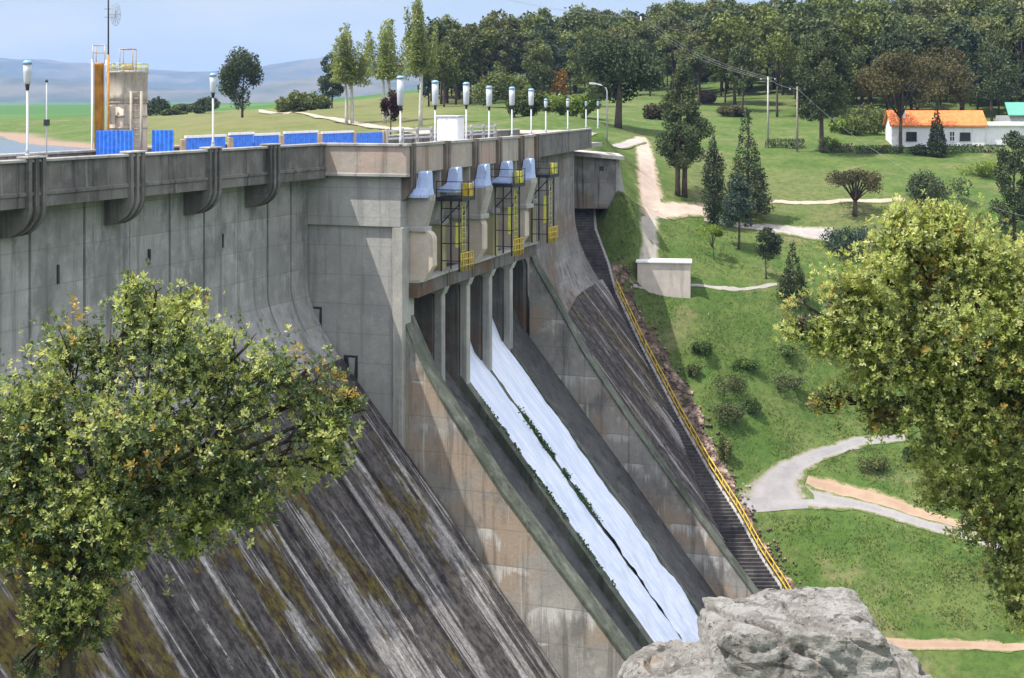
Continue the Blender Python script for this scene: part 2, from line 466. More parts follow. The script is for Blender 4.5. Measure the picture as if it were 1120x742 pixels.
def foam_material():
    n = NT('rushing_water')
    s = n.noise(1.0, (0.25, 3.0, 0.25), 6, 0.7)
    m = n.noise(1.0, (1.2, 2.6, 1.2), 6, 0.7, off=(3, 4, 5))
    c = n.mix(n.step(s, 0.35, 0.62), (0.60, 0.68, 0.84), (0.78, 0.83, 0.92))
    c = n.mix(n.step(m, 0.56, 0.75, 0, 0.45), c, (0.50, 0.60, 0.78))
    n.bump(n.math('ADD', s, m), 0.5, 0.12)
    n.bsdf.inputs['Subsurface Weight'].default_value = 0.0
    return n.color(c, 0.42, 0.5)
M['foam'] = foam_material()
def lake_material():
    n = NT('lake_water')
    n.bump(n.noise(0.6, (1, 2.2, 1), 5, 0.6), 0.15, 0.08)
    n.bsdf.inputs['IOR'].default_value = 1.33
    return n.color((0.035, 0.05, 0.06), 0.12, 0.5)
M['lake'] = lake_material()
def mountain_material():
    n = NT('far_hills')
    f = n.noise(0.004, detail=6, rough=0.65)
    return n.color(n.mix(n.step(f, 0.4, 0.6), (0.055, 0.075, 0.04), (0.13, 0.12, 0.075)), 0.95, 0.1)
M['hills'] = mountain_material()

# ------------------------------------------------------------------ camera, light, sky
cam_d = bpy.data.cameras.new('camera')
cam_d.sensor_width = 36.0
cam_d.lens = F / 1120.0 * 36.0
cam_d.shift_y = -(371.0 - HY) / 1120.0
cam_d.clip_start = 0.1
cam_d.clip_end = 30000
cam = bpy.data.objects.new('camera', cam_d)
COL.objects.link(cam)
cam.rotation_euler = (math.pi / 2, 0, 0)
scene.camera = cam

SC = 0.75
to_dir = Vector((CS * 1.0 + SN * SC, -SN * 1.0 + CS * SC, -2.45)).normalized()   # way the light travels
sun_d = bpy.data.lights.new('sun', 'SUN')
sun_d.energy = 3.8
sun_d.angle = math.radians(0.5)
sun_d.color = (1.0, 0.95, 0.87)
sun = bpy.data.objects.new('sun', sun_d)
COL.objects.link(sun)
sun.rotation_euler = to_dir.to_track_quat('-Z', 'Y').to_euler()
sun.location = (-60, 0, 90)
elev = math.asin(-to_dir.z)
rot = math.atan2(-to_dir.x, -to_dir.y)

world = bpy.data.worlds.new('World')
scene.world = world
world.use_nodes = True
wn, wl = world.node_tree.nodes, world.node_tree.links
sky = wn.new('ShaderNodeTexSky')
sky.sky_type = 'NISHITA'
sky.sun_disc = False
sky.sun_elevation = elev
sky.sun_rotation = rot
sky.altitude = 700
sky.air_density = 1.0
sky.dust_density = 0.4
sky.ozone_density = 1.2
bg = wn['Background']
bg.inputs['Strength'].default_value = 0.15
tc = wn.new('ShaderNodeTexCoord')
mp = wn.new('ShaderNodeMapping'); mp.inputs['Scale'].default_value = (1.0, 1.0, 5.0)
wl.new(tc.outputs['Generated'], mp.inputs['Vector'])
nz = wn.new('ShaderNodeTexNoise'); nz.inputs['Scale'].default_value = 2.2
nz.inputs['Detail'].default_value = 6; nz.inputs['Roughness'].default_value = 0.6
wl.new(mp.outputs[0], nz.inputs['Vector'])
mr = wn.new('ShaderNodeMapRange'); mr.interpolation_type = 'SMOOTHSTEP'
mr.inputs['From Min'].default_value = 0.42; mr.inputs['From Max'].default_value = 0.75
mr.inputs['To Min'].default_value = 0.5
mr.inputs['To Max'].default_value = 0.9
wl.new(nz.outputs['Fac'], mr.inputs['Value'])
sz_ = wn.new('ShaderNodeSeparateXYZ'); wl.new(tc.outputs['Generated'], sz_.inputs[0])
el = wn.new('ShaderNodeMapRange'); el.interpolation_type = 'SMOOTHSTEP'
el.inputs['From Min'].default_value = 0.10; el.inputs['From Max'].default_value = 0.38
wl.new(sz_.outputs[2], el.inputs['Value'])
ml = wn.new('ShaderNodeMath'); ml.operation = 'MULTIPLY'
wl.new(mr.outputs[0], ml.inputs[0]); wl.new(el.outputs[0], ml.inputs[1])
mx = wn.new('ShaderNodeMix'); mx.data_type = 'RGBA'
wl.new(ml.outputs[0], mx.inputs[0]); 
lo = wn.new('ShaderNodeMapRange'); lo.interpolation_type = 'SMOOTHSTEP'
lo.inputs['From Min'].default_value = 0.06; lo.inputs['From Max'].default_value = 0.30
lo.inputs['To Min'].default_value = 0.85; lo.inputs['To Max'].default_value = 0.0
wl.new(sz_.outputs[2], lo.inputs['Value'])
m0 = wn.new('ShaderNodeMix'); m0.data_type = 'RGBA'
wl.new(lo.outputs[0], m0.inputs[0]); wl.new(sky.outputs[0], m0.inputs[6])
wm = wn.new('ShaderNodeMix'); wm.data_type = 'RGBA'
wr = wn.new('ShaderNodeMapRange'); wr.interpolation_type = 'SMOOTHSTEP'
wr.inputs['From Min'].default_value = 0.38; wr.inputs['From Max'].default_value = 0.68
wz = wn.new('ShaderNodeTexNoise'); wz.inputs['Scale'].default_value = 5.0; wz.inputs['Detail'].default_value = 7
wp = wn.new('ShaderNodeMapping'); wp.inputs['Scale'].default_value = (1, 1, 4.5)
wl.new(tc.outputs['Generated'], wp.inputs['Vector']); wl.new(wp.outputs[0], wz.inputs['Vector'])
wl.new(wz.outputs['Fac'], wr.inputs['Value']); wl.new(wr.outputs[0], wm.inputs[0])
wm.inputs[6].default_value = (1.72, 2.02, 2.42, 1)
wm.inputs[7].default_value = (2.25, 2.38, 2.52, 1)
wl.new(wm.outputs[2], m0.inputs[7])
wl.new(m0.outputs[2], mx.inputs[6])
mx.inputs[7].default_value = (8.4, 7.9, 8.1, 1)  # bright veil overhead, out of view, added as neutral fill light
wl.new(mx.outputs[2], bg.inputs['Color'])

scene.view_settings.view_transform = 'Standard'
scene.view_settings.look = 'None'
scene.view_settings.exposure = 0.9
scene.view_settings.gamma = 1.0
scene.view_settings.use_curve_mapping = False
scene.render.engine = 'CYCLES'
cy = scene.cycles
cy.use_denoising = True
try: cy.denoiser = 'OPENIMAGEDENOISE'
except Exception: pass
cy.max_bounces = 6
cy.diffuse_bounces = 3
cy.glossy_bounces = 2
cy.transmission_bounces = 4
cy.volume_bounces = 0
cy.transparent_max_bounces = 8
cy.use_adaptive_sampling = True
cy.adaptive_threshold = 0.01
cy.caustics_reflective = False
cy.caustics_refractive = False

# ------------------------------------------------------------------ terrain
# stairs' right edge, needed by the terrain too
STAIR = [P(*a) for a in ((651, 206, 136), (648, 225, 134.5), (650, 252, 132), (664, 290, 129.5), (672, 320, 128), (700, 380, 124.5),
                         (742, 460, 119.5), (775, 518, 115.5), (806, 566, 112.5), (830, 610, 110.3), (855, 648, 108.5), (880, 690, 106.6))]
A = []
for p in STAIR:
    A.append((p.x + 0.4, p.y, p.z - 0.1)); A.append((p.x - 4.0, p.y, p.z - 3.0))
for a in ((690, 290, 129), (676, 250, 131), (684, 207, 131.8), (672, 209, 132.0), (727, 313, 129.6), (700, 313.5, 129.4), (757, 313.5, 129.6), (686, 313, 129), (727, 322, 128.6), (762, 322, 128.6), (800, 314, 131), (850, 312, 132), (1000, 320, 136), (1120, 330, 136),
          (730, 350, 126.5), (770, 440, 120.5), (800, 400, 124.5), (900, 400, 126), (1000, 400, 129), (1120, 410, 128), (900, 460, 122.8), (1050, 460, 124),
          (830, 530, 115.5), (900, 500, 119), (960, 482, 121), (1060, 475, 122.5), (1150, 470, 123),
          (860, 558, 113.2), (950, 572, 111.5), (1060, 592, 109.8), (1150, 600, 109), (900, 530, 116), (1000, 540, 115),
          (900, 650, 106.5), (1000, 640, 107), (1100, 640, 106.8), (950, 600, 109.5), (1000, 705, 102.6), (1120, 703, 103), (940, 700, 103), (1050, 742, 100),
          (765, 255, 141), (850, 260, 143), (900, 255, 145), (1000, 260, 145), (830, 300, 133.5), (1120, 270, 146),
          (710, 230, 144), (705, 190, 152), (700, 155, 165), (745, 235, 144), (692, 230, 138), (696, 260, 134),
          (810, 222, 150), (930, 220, 152), (1010, 219, 152), (1120, 222, 154), (900, 190, 163), (1030, 166, 174), (1110, 160, 174), (850, 165, 174), (780, 200, 157),
          (670, 190, 148), (690, 170, 156), (850, 140, 200), (700, 145, 180), (1000, 140, 205), (1120, 140, 205), (660, 147, 150),
          (750, 112, 250), (900, 100, 270), (1050, 98, 270), (1180, 95, 270), (600, 90, 350), (480, 101, 330), (700, 80, 360), (850, 68, 380), (1000, 58, 390), (1120, 50, 390), (1250, 50, 390),
          (560, 105, 300), (450, 113, 280), (400, 119, 250), (350, 122, 240), (560, 125, 200), (620, 128, 180), (480, 125, 200), (640, 146, 145), (600, 142, 150), (540, 143, 155),
          (300, 126, 215), (250, 158, 190), (250, 135, 205), (330, 150, 185), (400, 148, 172), (450, 146, 165), (380, 128, 215)):
    p = P(*a)
    A.append((p.x, p.y, p.z))
A += [(-100, 300, -3.5), (-60, 330, -2.5), (-140, 420, -5.4), (-100, 600, -5.6), (-300, 600, -5.6), (0, 700, -5.0), (-600, 1200, -5.6), (200, 700, 24), (400, 500, 34), (0, 480, 7), (90, 520, 20),
      (-80, 395, -5.5), (-130, 395, -5.7), (-220, 420, -5.6), (300, 300, 6), (300, 180, -5), (250, 120, -26), (-600, 3000, -6), (400, 2500, -4), (-2500, 2500, -6), (2500, 2500, 20), (1200, 900, 40)]
# reservoir bed
A += [(p.x, p.y, z) for p, z in ((W(20, -14), -18), (W(50, -14), -18), (W(75, -12), -18), (W(100, -12), -15), (W(118, -14), -9))]
A += [(-100, 60, -16), (-160, 100, -16), (-70, 130, -14), (-120, 180, -12), (-160, 240, -11), (-45, 150, -10), (-75, 200, -8.0), (-95, 260, -7.0), (-170, 330, -8.5), (-300, 300, -9), (-400, 100, -14)]
DS = [(0, -6, -1.0), (0, 0, -1.75), (0, 4, -2.5), (0, 7, -3.6), (0, 10, -5.1), (-4, 13, -6.6), (5, 16, -8.0), (0, 20, -10), (0, 35, -18), (0, 50, -26), (5, 65, -34), (12, 85, -38.5), (25, 92, -39), (60, 92, -39), (45, 80, -38),
      (40, 40, -22), (30, 15, -9), (60, 20, -12), (100, 60, -30), (-8, 4, -3.2), (-18, 6, -4), (-20, 40, -24), (-17, 52, -28), (-25, 28, -15), (-10, 30, -17), (-5, 70, -37), (0, 85, -40), (8, 97, -39.5), (-10, 60, -33),
      (30, 99, -38.2), (70, 101, -38.0), (120, 100, -33), (-15, -10, -1), (15, -10, -1), (40, 0, -5), (-30, 10, -6), (-34, 20, -12)]
A += DS
A = np.array(A, dtype=float)
# keep reservoir / valley from bleeding into each other: two interpolants, joined under the dam
AU_, AV_ = SN * A[:, 0] + CS * A[:, 1], CS * A[:, 0] - SN * A[:, 1] - DOFF
near = AU_ < 124
upm = (AV_ < -3) | ~near
dnm = (AV_ > -3) | ~near
def fit(pts):
    X = pts[:, :2]
    D = np.linalg.norm(X[:, None] - X[None], axis=2)
    n = len(pts)
    K = np.zeros((n + 3, n + 3))
    K[:n, :n] = -D - np.eye(n) * 0.05
    K[:n, n] = 1; K[:n, n + 1:n + 3] = X
    K[n, :n] = 1; K[n + 1:n + 3, :n] = X.T
    r = np.zeros(n + 3); r[:n] = pts[:, 2]
    return X, np.linalg.solve(K, r)
FU, FD = fit(A[upm]), fit(A[dnm])
def ev(f, x, y):
    X, c = f
    q = np.stack([x.ravel(), y.ravel()], 1)
    out = np.empty(len(q))
    for s in range(0, len(q), 20000):
        d = np.linalg.norm(q[s:s + 20000, None] - X[None], axis=2)
        out[s:s + 20000] = -d @ c[:len(X)] + c[len(X)] + q[s:s + 20000] @ c[len(X) + 1:]
    return out.reshape(x.shape)
def hgt(x, y):
    x = np.asarray(x, float); y = np.asarray(y, float)
    v = CS * x - SN * y - DOFF
    t = np.clip((v + 6) / 5.0, 0, 1); t = t * t * (3 - 2 * t)
    return ev(FU, x, y) * (1 - t) + ev(FD, x, y) * t

def axis(lo, hi, step, far, grow=1.16):
    a = list(np.arange(lo, hi + 1e-6, step))
    s, x = step, hi
    while x < far[1]:
        s *= grow; x += s; a.append(x)
    s, x = step, lo
    while x > far[0]:
        s *= grow; x -= s; a.insert(0, x)
    return np.array(a)
gx = axis(-35, 75, 0.8, (-6000, 6000))
gy = axis(84, 200, 0.8, (-40, 9000), 1.12)
GX, GY = np.meshgrid(gx, gy)
GZ = hgt(GX, GY)
rough = np.zeros_like(GZ)
for i in range(GX.shape[0]):
    for j in range(GX.shape[1]):
        if 80 < gy[i] < 420 and -120 < gx[j] < 160:
            rough[i, j] = mnoise.noise((gx[j] * 0.35, gy[i] * 0.35, 0)) * 0.16 + mnoise.noise((gx[j] * 0.09, gy[i] * 0.09, 5)) * 0.3
far_t = np.clip((np.hypot(GX, GY) - 900) / 900, 0, 1)
GZ = (GZ + rough) * (1 - far_t) + (-5.8) * far_t
nx, ny = len(gx), len(gy)
idx = np.arange(nx * ny).reshape(ny, nx)
gf = np.stack([idx[:-1, :-1].ravel(), idx[:-1, 1:].ravel(), idx[1:, 1:].ravel(), idx[1:, :-1].ravel()], 1)
gv = np.stack([GX.ravel(), GY.ravel(), GZ.ravel()], 1)
gme = np_mesh('ground', gv, gf, smooth=True)
ground = tag(link('ground', gme, M['ground']), kind='structure')
BVH = BVHTree.FromPolygons([tuple(v) for v in gv], [tuple(f) for f in gf])
def gz(x, y):
    h = BVH.ray_cast(Vector((x, y, 200)), Vector((0, 0, -1)))
    return h[0].z
def on(px, py):
    """ground point seen at a photo position"""
    h = BVH.ray_cast(Vector((0, 0, 0)), P(px, py, 1.0).normalized())
    return h[0] if h[0] else P(px, py, 300)

# reservoir
n_ = 40
lm = MB()
lk = [W(-40, -7.3), W(128, -7.3), Vector((-8, 150, 0)), Vector((-20, 230, 0)), Vector((-60, 420, 0)), Vector((-900, 420, 0)), Vector((-900, -60, 0))]
lm.add([(p.x, p.y, -6.0) for p in lk], [tuple(range(len(lk)))])
tag(lm.build('reservoir_water', M['lake']), kind='structure')

# stream below the dam
sm_ = MB()
sm_.add([(2, 70, -37.6), (40, 84, -37.6), (60, 98.5, -37.6), (10, 99, -37.6), (-14, 88, -37.6)], [(0, 1, 2, 3, 4)])
tag(sm_.build('river_water', M['lake']), kind='structure')

def subdiv_line(pts, n):
    pts = [Vector(p) for p in pts]
    L = [0]
    for a, b in zip(pts, pts[1:]): L.append(L[-1] + (b - a).length)
    out = []
    for k in range(n + 1):
        t = L[-1] * k / n
        i = 0
        while i < len(pts) - 2 and L[i + 1] < t: i += 1
        q = (t - L[i]) / max(1e-6, L[i + 1] - L[i])
        out.append(pts[i].lerp(pts[i + 1], min(1, q)))
    return out
STRIPS = []
def strip(name, e1, e2, mat, n=40, m=8, lift=0.035, jag=0.25, worn=1.0):
    """a path draped on the ground between two edges given as photo positions"""
    a = subdiv_line([on(*p) for p in e1], n)
    b = subdiv_line([on(*p) for p in e2], n)
    vs, fs, ed = [], [], []
    for i in range(n + 1):
        for j in range(m + 1):
            t = j / m
            ed.append([abs(2 * t - 1) * worn] * 3)
            p = a[i].lerp(b[i], t)
            if j in (0, m):
                p = p + Vector((mnoise.noise((p.x * 0.9, p.y * 0.9, j)), mnoise.noise((p.x * 0.9, p.y * 0.9, j + 7)), 0)) * jag
            vs.append((p.x, p.y, gz(p.x, p.y) + lift))
    for i in range(n):
        for j in range(m):
            q = i * (m + 1) + j
            fs.append((q, q + 1, q + m + 2, q + m + 1))
    me = np_mesh(name, np.array(vs), np.array(fs), np.array(ed), smooth=True)
    STRIPS.append(BVHTree.FromPolygons(vs, fs))
    return tag(link(name, me, mat), kind='structure')

strip('dirt_road', [(692, 150), (694, 170), (695, 190), (696, 215), (698, 240)], [(707, 150), (718, 172), (722, 195), (728, 215), (742, 238)], M['dirt_road'], 60, 10)
strip('path', [(722, 218), (752, 221), (778, 222)], [(730, 240), (752, 238), (778, 240)], M['dirt_road'], 24, 6, 0.05)
strip('path', [(778, 219), (850, 218.5), (930, 217.5), (990, 217)], [(778, 223), (850, 222.5), (930, 221.5), (990, 221)], M['dirt_road'], 60, 4)
strip('path', [(770, 238), (810, 244), (860, 246), (912, 248)], [(770, 242), (810, 250), (862, 258), (905, 266)], M['gravel'], 40, 6)
strip('track', [(697, 238), (699, 262), (700, 288)], [(722, 238), (722, 262), (722, 288)], M['track'], 30, 8)
strip('path', [(690, 311.5), (760, 310.5), (850, 309.5)], [(690, 315.5), (760, 314.5), (850, 313.5)], M['gravel'], 50, 4)
strip('asphalt_road', [(990, 474), (930, 478), (885, 491), (845, 507), (812, 528), (806, 545)], [(990, 484), (945, 489), (908, 502), (885, 517), (880, 530), (892, 547)], M['asphalt'], 50, 8)
strip('asphalt_road', [(812, 528), (807, 545), (806, 566)], [(894, 535), (896, 545), (896, 556)], M['asphalt'], 16, 14, 0.025, 0.1, 0.0)
strip('asphalt_road', [(880, 529), (930, 544), (990, 561), (1070, 584), (1120, 600)], [(884, 557), (930, 558), (990, 574), (1062, 594), (1110, 610)], M['asphalt'], 50, 8)
strip('earth_bank', [(884, 520), (912, 524), (950, 534), (1000, 552), (1070, 577)], [(880, 533), (930, 548), (990, 565), (1030, 576), (1072, 588)], M['red_earth'], 40, 6, 0.03, 0.5)
strip('dirt_road', [(900, 692), (960, 696), (1030, 699), (1130, 700)], [(900, 712), (960, 713), (1030, 712), (1130, 711)], M['red_earth'], 40, 8)
strip('rubble_slope', [(668, 290), (674, 320), (702, 380), (744, 460), (777, 518), (808, 566), (832, 610), (857, 650)],
      [(678, 290), (692, 320), (716, 372), (757, 430), (782, 490), (810, 552), (838, 600), (874, 650)], M['rubble'], 90, 6, 0.10, 0.5)
strip('path', [(283, 120.5), (345, 126), (395, 134), (470, 143)], [(283, 124), (345, 130), (395, 139), (470, 149)], M['dirt_road'], 40, 5, 0.1)
strip('road', [(690, 152), (640, 146.5), (600, 143.5), (540, 143)], [(708, 157), (650, 150), (600, 148), (540, 147)], M['gravel'], 40, 5, 0.1)

# mountains
ridge = [(-500, 60), (-200, 58), (-100, 62), (0, 64), (50, 65), (100, 70), (150, 76), (200, 78.5), (240, 78), (280, 75), (305, 69), (340, 65), (380, 63), (450, 66), (600, 75), (800, 80), (1400, 90)]
def hills(name, D, off, wob, depth):
    vs, fs = [], []
    xs = np.linspace(-500, 1400, 240)
    ys = np.interp(xs, [r[0] for r in ridge], [r[1] for r in ridge]) + off
    rows = 9
    for k in range(rows):
        t = k / (rows - 1)
        for x, y in zip(xs, ys):
            p = P(x, y, D)
            hh = p.z + 7
            s = math.sin(math.pi * t) ** 0.8 if t <= 0.5 else math.cos(math.pi * (t - 0.5)) ** 0.8
            yy = D + (t - 0.5) * depth
            zz = -7 + hh * s * (1 + 0.25 * (1 - s) * mnoise.noise((x * 0.02, t * 4, 0))) + wob * mnoise.noise((x * 0.05, t * 3, 2)) * s
            vs.append(((x - CX) / F * D * (1 + 0.02 * mnoise.noise((x * .03, t * 3, 9))), yy, zz))
    n = len(xs)
    for k in range(rows - 1):
        for i in range(n - 1):
            fs.append((k * n + i, k * n + i + 1, (k + 1) * n + i + 1, (k + 1) * n + i))
    return tag(link(name, np_mesh(name, np.array(vs), np.array(fs), smooth=True), M['hills']), kind='structure')
hills('mountains', 7000, 0, 8, 1800)
hills('hills', 4600, 20, 6, 900)

# haze
hz = MB(); hz.box(-6400, 6400, -60, 9400, -42, 240)
hn = bpy.data.materials.new('air'); hn.use_nodes = True
hn.node_tree.nodes.clear()
ho = hn.node_tree.nodes.new('ShaderNodeOutputMaterial')
hv_ = hn.node_tree.nodes.new('ShaderNodeVolumePrincipled')
hv_.inputs['Color'].default_value = (0.36, 0.56, 1.0, 1)
hv_.inputs['Density'].default_value = 0.0001
hv_.inputs['Anisotropy'].default_value = 0.0
hn.node_tree.links.new(hv_.outputs[0], ho.inputs['Volume'])
tag(hz.build('haze', hn), kind='stuff')

# ------------------------------------------------------------------ the dam
DZ = -40.0
dam = thing('dam', 'long weathered concrete dam with a gated spillway across the valley', 'dam', (*W(0, 0)[:2], DZ), -TH)
def dpart(mb, name, mat, parent=None):
    if parent is None or parent is dam:
        return mb.build(name, mat, dam, (0, 0, -DZ))
    return mb.build(name, mat, parent, (0, 0, 0))
S0, SM = -13.2, 1.25
def S(dv): return S0 - SM * dv
TOP, PB, SB = -2.55, -3.62, -4.25
UE = 76.5   # end of the near wall

def face_profile(off=0.0, vdv=-1.3):
    """vertical upper wall easing into the slope"""
    pr = [(vdv + off, -3.75), (vdv + off, -6.5), (vdv + off, -10.2)]
    z0 = -10.2
    for t in (0.15, 0.3, 0.45, 0.6, 0.75, 0.9):
        # bezier from (vdv,-9.5) to (1.3,S(1.3))
        p0, p1, p2 = Vector((vdv, -10.2)), Vector((vdv, S(vdv) - 0.1)), Vector((1.3, S(1.3)))
        q = p0 * (1 - t) ** 2 + p1 * 2 * t * (1 - t) + p2 * t * t
        pr.append((q.x + off * (1 - t), q.y))
    return pr
def slope_pts():
    return [(1.4 + k * 3.4, S(1.4 + k * 3.4)) for k in range(0, 8)]
# near wall with construction joints
joints = [u_at(p, -1.3) for p in (33, 92, 142, 186, 223, 260, 293, 318)]
joints = [joints[0] - 3.6 * k for k in range(7, 0, -1)] + joints
us = [26.0]
offs = [0.0]
for i, j in enumerate(joints):
    b = 0.03 * ((i * 7) % 3 - 1)
    us += [j - 0.07, j - 0.05, j + 0.05, j + 0.07]
    offs += [offs[-1], -0.16, -0.16, b]
us.append(UE); offs.append(offs[-1])
mb = MB()
mb.loft([[(x, u, z) for x, z in [(-7.4, -3.75)] + face_profile(o) + [(-7.4, -16)]] for u, o in zip(us, offs)])
dpart(mb, 'upper_wall', M['wall'])
mb = MB()
sp = [face_profile(0)[-1]] + slope_pts()
sp = [(x + 0.015, z + 0.015) for x, z in sp]
rows = []
uo = [(26.0, 0.0)]
for i, j in enumerate(joints):
    b = 0.05 * ((i * 5) % 3)
    uo += [(j - 0.16, uo[-1][1]), (j - 0.13, 0.16), (j - 0.02, 0.16), (j, -0.1), (j + 0.1, -0.1), (j + 0.12, b)]
uo.append((UE, uo[-1][1]))
for u, o in uo:
    rows.append([(x, u, z) for x, z in [(-3, -15.5)] + [(x + o * 0.78, z + o * 0.62) for x, z in sp] + [(24, -46), (-3, -46)]])
mb.loft(rows)
dpart(mb, 'downstream_face', M['slope'])

# near parapet
mb = MB()
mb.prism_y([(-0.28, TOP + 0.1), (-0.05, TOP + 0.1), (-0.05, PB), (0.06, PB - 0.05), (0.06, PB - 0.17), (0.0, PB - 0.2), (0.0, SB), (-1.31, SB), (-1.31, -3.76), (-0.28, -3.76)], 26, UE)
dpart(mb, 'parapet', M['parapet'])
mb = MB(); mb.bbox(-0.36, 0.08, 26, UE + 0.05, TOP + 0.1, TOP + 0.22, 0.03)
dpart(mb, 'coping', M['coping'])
# crest road and upstream parapet
mb = MB(); mb.box(-7.1, -0.285, 26, 128, -3.95, -3.6)
dpart(mb, 'crest_road', M['deck'])
mb = MB(); mb.bbox(-7.4, -7.1, 26, 126, -3.9, TOP - 0.02, 0.03)
dpart(mb, 'upstream_parapet', M['parapet'])
mb = MB(); mb.bbox(-7.47, -7.03, 26, 126, TOP - 0.02, TOP + 0.1, 0.03)
dpart(mb, 'upstream_coping', M['coping'])

# corbels: three ribs over the parapet, curving back under it
def corbel(uc, w=0.2, gap=0.44):
    pr = [(-0.3, TOP + 0.26), (0.16, TOP + 0.26), (0.16, SB)]
    for k in range(1, 9):
        t = k / 8
        pr.append((-1.3 + 1.46 * math.cos(t * math.pi / 2), SB - 1.25 * math.sin(t * math.pi / 2)))
    pr += [(-1.3, SB)]
    prf = pr[:2] + pr[2:-1] + [(-1.34, SB), (-0.3, SB)]
    mb = MB()
    for k in (-1, 0, 1):
        mb.prism_y(prf, uc + k * gap - w / 2, uc + k * gap + w / 2)
    o = dpart(mb, 'corbel', M['parapet'])
    inner = [(0.04, SB + 0.01)] + [(-1.3 + 1.34 * math.cos(t * math.pi / 16), SB - 1.12 * math.sin(t * math.pi / 16)) for t in range(1, 9)] + [(-1.33, SB + 0.01)]
    mb = MB(); mb.prism_y(inner, uc - gap, uc + gap)
    mb.build('corbel_web', M['parapet'], o)
    mb = MB(); mb.bbox(-0.4, 0.2, uc - 0.62, uc + 0.62, TOP + 0.255, TOP + 0.33, 0.02)
    mb.build('corbel_cap', M['coping'], o)
for px in (40, 150, 235, 300):
    corbel(u_at(px, 0.1))
corbel(37.4); corbel(43.4)
for px, z, h in ((63, -7.3, 0.8), (163, -7.2, 0.7), (243, -7.0, 0.7)):
    u = u_at(px, -1.3)
    mb = MB(); mb.bbox(-1.45, -1.22, u - 0.06, u + 0.06, z - h / 2, z + h / 2, 0.02)
    dpart(mb, 'drain_slot', M['steel_dark'])

# training block at the near side of the spillway
mb = MB(); mb.box(-7.4, 4.35, UE, 78.3, -6.85, -3.95)
mb.box(-7.4, 4.35, 76.7, 78.3, -46, -6.85)
dpart(mb, 'spillway_abutment', M['block'])
mb = MB(); mb.bbox(3.85, 4.5, 76.5, 77.6, -24, -6.86, 0.05)
dpart(mb, 'pilaster', M['coping'])
mb = MB(); mb.box(-0.04, 4.85, 76.18, 76.6, -3.95, TOP + 0.08); mb.box(-0.04, 4.85, 76.6, 78.3, -4.0, TOP + 0.0)
dpart(mb, 'parapet', M['stone_panel'])
mb = MB(); mb.bbox(-0.06, 4.95, 76.08, 76.7, TOP + 0.08, TOP + 0.22, 0.03); mb.bbox(-0.04, 4.9, 76.1, 76.62, -4.12, -3.952, 0.03)
dpart(mb, 'coping', M['coping'])
# odd pale patch boxes at the foot of the abutment (outlet niches)
for px, y0, y1 in ((347, 335, 392), (386, 388, 415)):
    k = (px - CX) / F
    w = (-SN * 76.95 + k * CS * 76.95) / (CS + k * SN)
    Yd = CS * 76.95 - SN * w
    z1, z0 = (HY - y0) / F * Yd, (HY - y1) / F * Yd
    d = w - DOFF
    mb = MB(); mb.box(d - 0.42, d + 0.42, 76.66, 76.72, z0, z1)
    nb = dpart(mb, 'outlet_niche', M['steel_dark'])
    mb = MB(); mb.prism_y([(d - 0.12, z1 - 0.12), (d + 0.3, z1 - 0.12), (d + 0.22, z0 + 0.25), (d + 0.02, z0 + 0.1)], 76.6, 76.65)
    mb.build('niche_plate', M['coping'], nb)

# spillway bays
UB = [77.6, 82.8, 87.5, 92.2, 97.0, 101.7]
DVR = [4.7, 4.3, 4.2, 3.9, 3.65, 3.05]
# floor
def chute_prof(lift=0.0):
    pr = [(-3.5, -12.6), (-2.0, -11.7), (-1.0, -11.55), (0.0, -12.0), (0.8, -13.0), (1.6, -14.45)]
    pr = [(x, z) for x, z in pr] + [(2.4 + k * 2.1, S(2.4 + k * 2.1) + 0.0) for k in range(0, 9)]
    return [(x + lift * 0.75, z + lift) for x, z in pr]
mb = MB()
mb.loft([[(x, u, z) for x, z in chute_prof() + [(22, -46), (-3.5, -46)]] for u in np.linspace(78.2, 101.75, 10)])
dpart(mb, 'chute_floor', M['chute'])

def wall_along(tops, u0, u1, below=1.5):
    """a side wall standing on the chute with a given top line"""
    mb = MB()
    pr = [(x, z) for x, z in tops] + [(tops[-1][0], S(tops[-1][0]) - below)] + [(x, S(x) - below) for x, z in reversed(tops[:-1])]
    mb.prism_y(pr, u0, u1)
    return mb
ltop = [(4.2, -11.6), (4.9, -13.1), (5.7, -14.7), (6.6, -16.1), (8.2, -18.3), (10, -20.7), (13, -24.2), (16.7, -28.5), (20, -32.4)]
mb = wall_along(ltop, 76.95, 78.2, 6)
lw = dpart(mb, 'training_wall', M['training'])
mb = MB()
for i in range(len(ltop) - 1):
    (x0, z0), (x1, z1) = ltop[i], ltop[i + 1]
    mb.hexa([(x0, 76.86, z0 - 0.1), (x0, 78.28, z0 - 0.1), (x1, 78.28, z1 - 0.1), (x1, 76.86, z1 - 0.1),
             (x0, 76.86, z0 + 0.12), (x0, 78.28, z0 + 0.12), (x1, 78.28, z1 + 0.12), (x1, 76.86, z1 + 0.12)])
mb.build('wall_cap', M['divider'], lw)
rtop = [(2.6, -10.6), (3.0, -11.5), (4.3, -13.6), (6.5, -17.3), (9.7, -21.7), (13, -25.9), (16.5, -30.3), (20.5, -35.2)]
mb = wall_along(rtop, 101.75, 102.7, 4)
rw = dpart(mb, 'training_wall', M['training'])
mb = MB()
for i in range(len(rtop) - 1):
    (x0, z0), (x1, z1) = rtop[i], rtop[i + 1]
    mb.hexa([(x0, 101.68, z0 - 0.1), (x0, 102.78, z0 - 0.1), (x1, 102.78, z1 - 0.1), (x1, 101.68, z1 - 0.1),
             (x0, 101.68, z0 + 0.08), (x0, 102.78, z0 + 0.08), (x1, 102.78, z1 + 0.08), (x1, 101.68, z1 + 0.08)])
mb.build('wall_cap', M['divider'], rw)
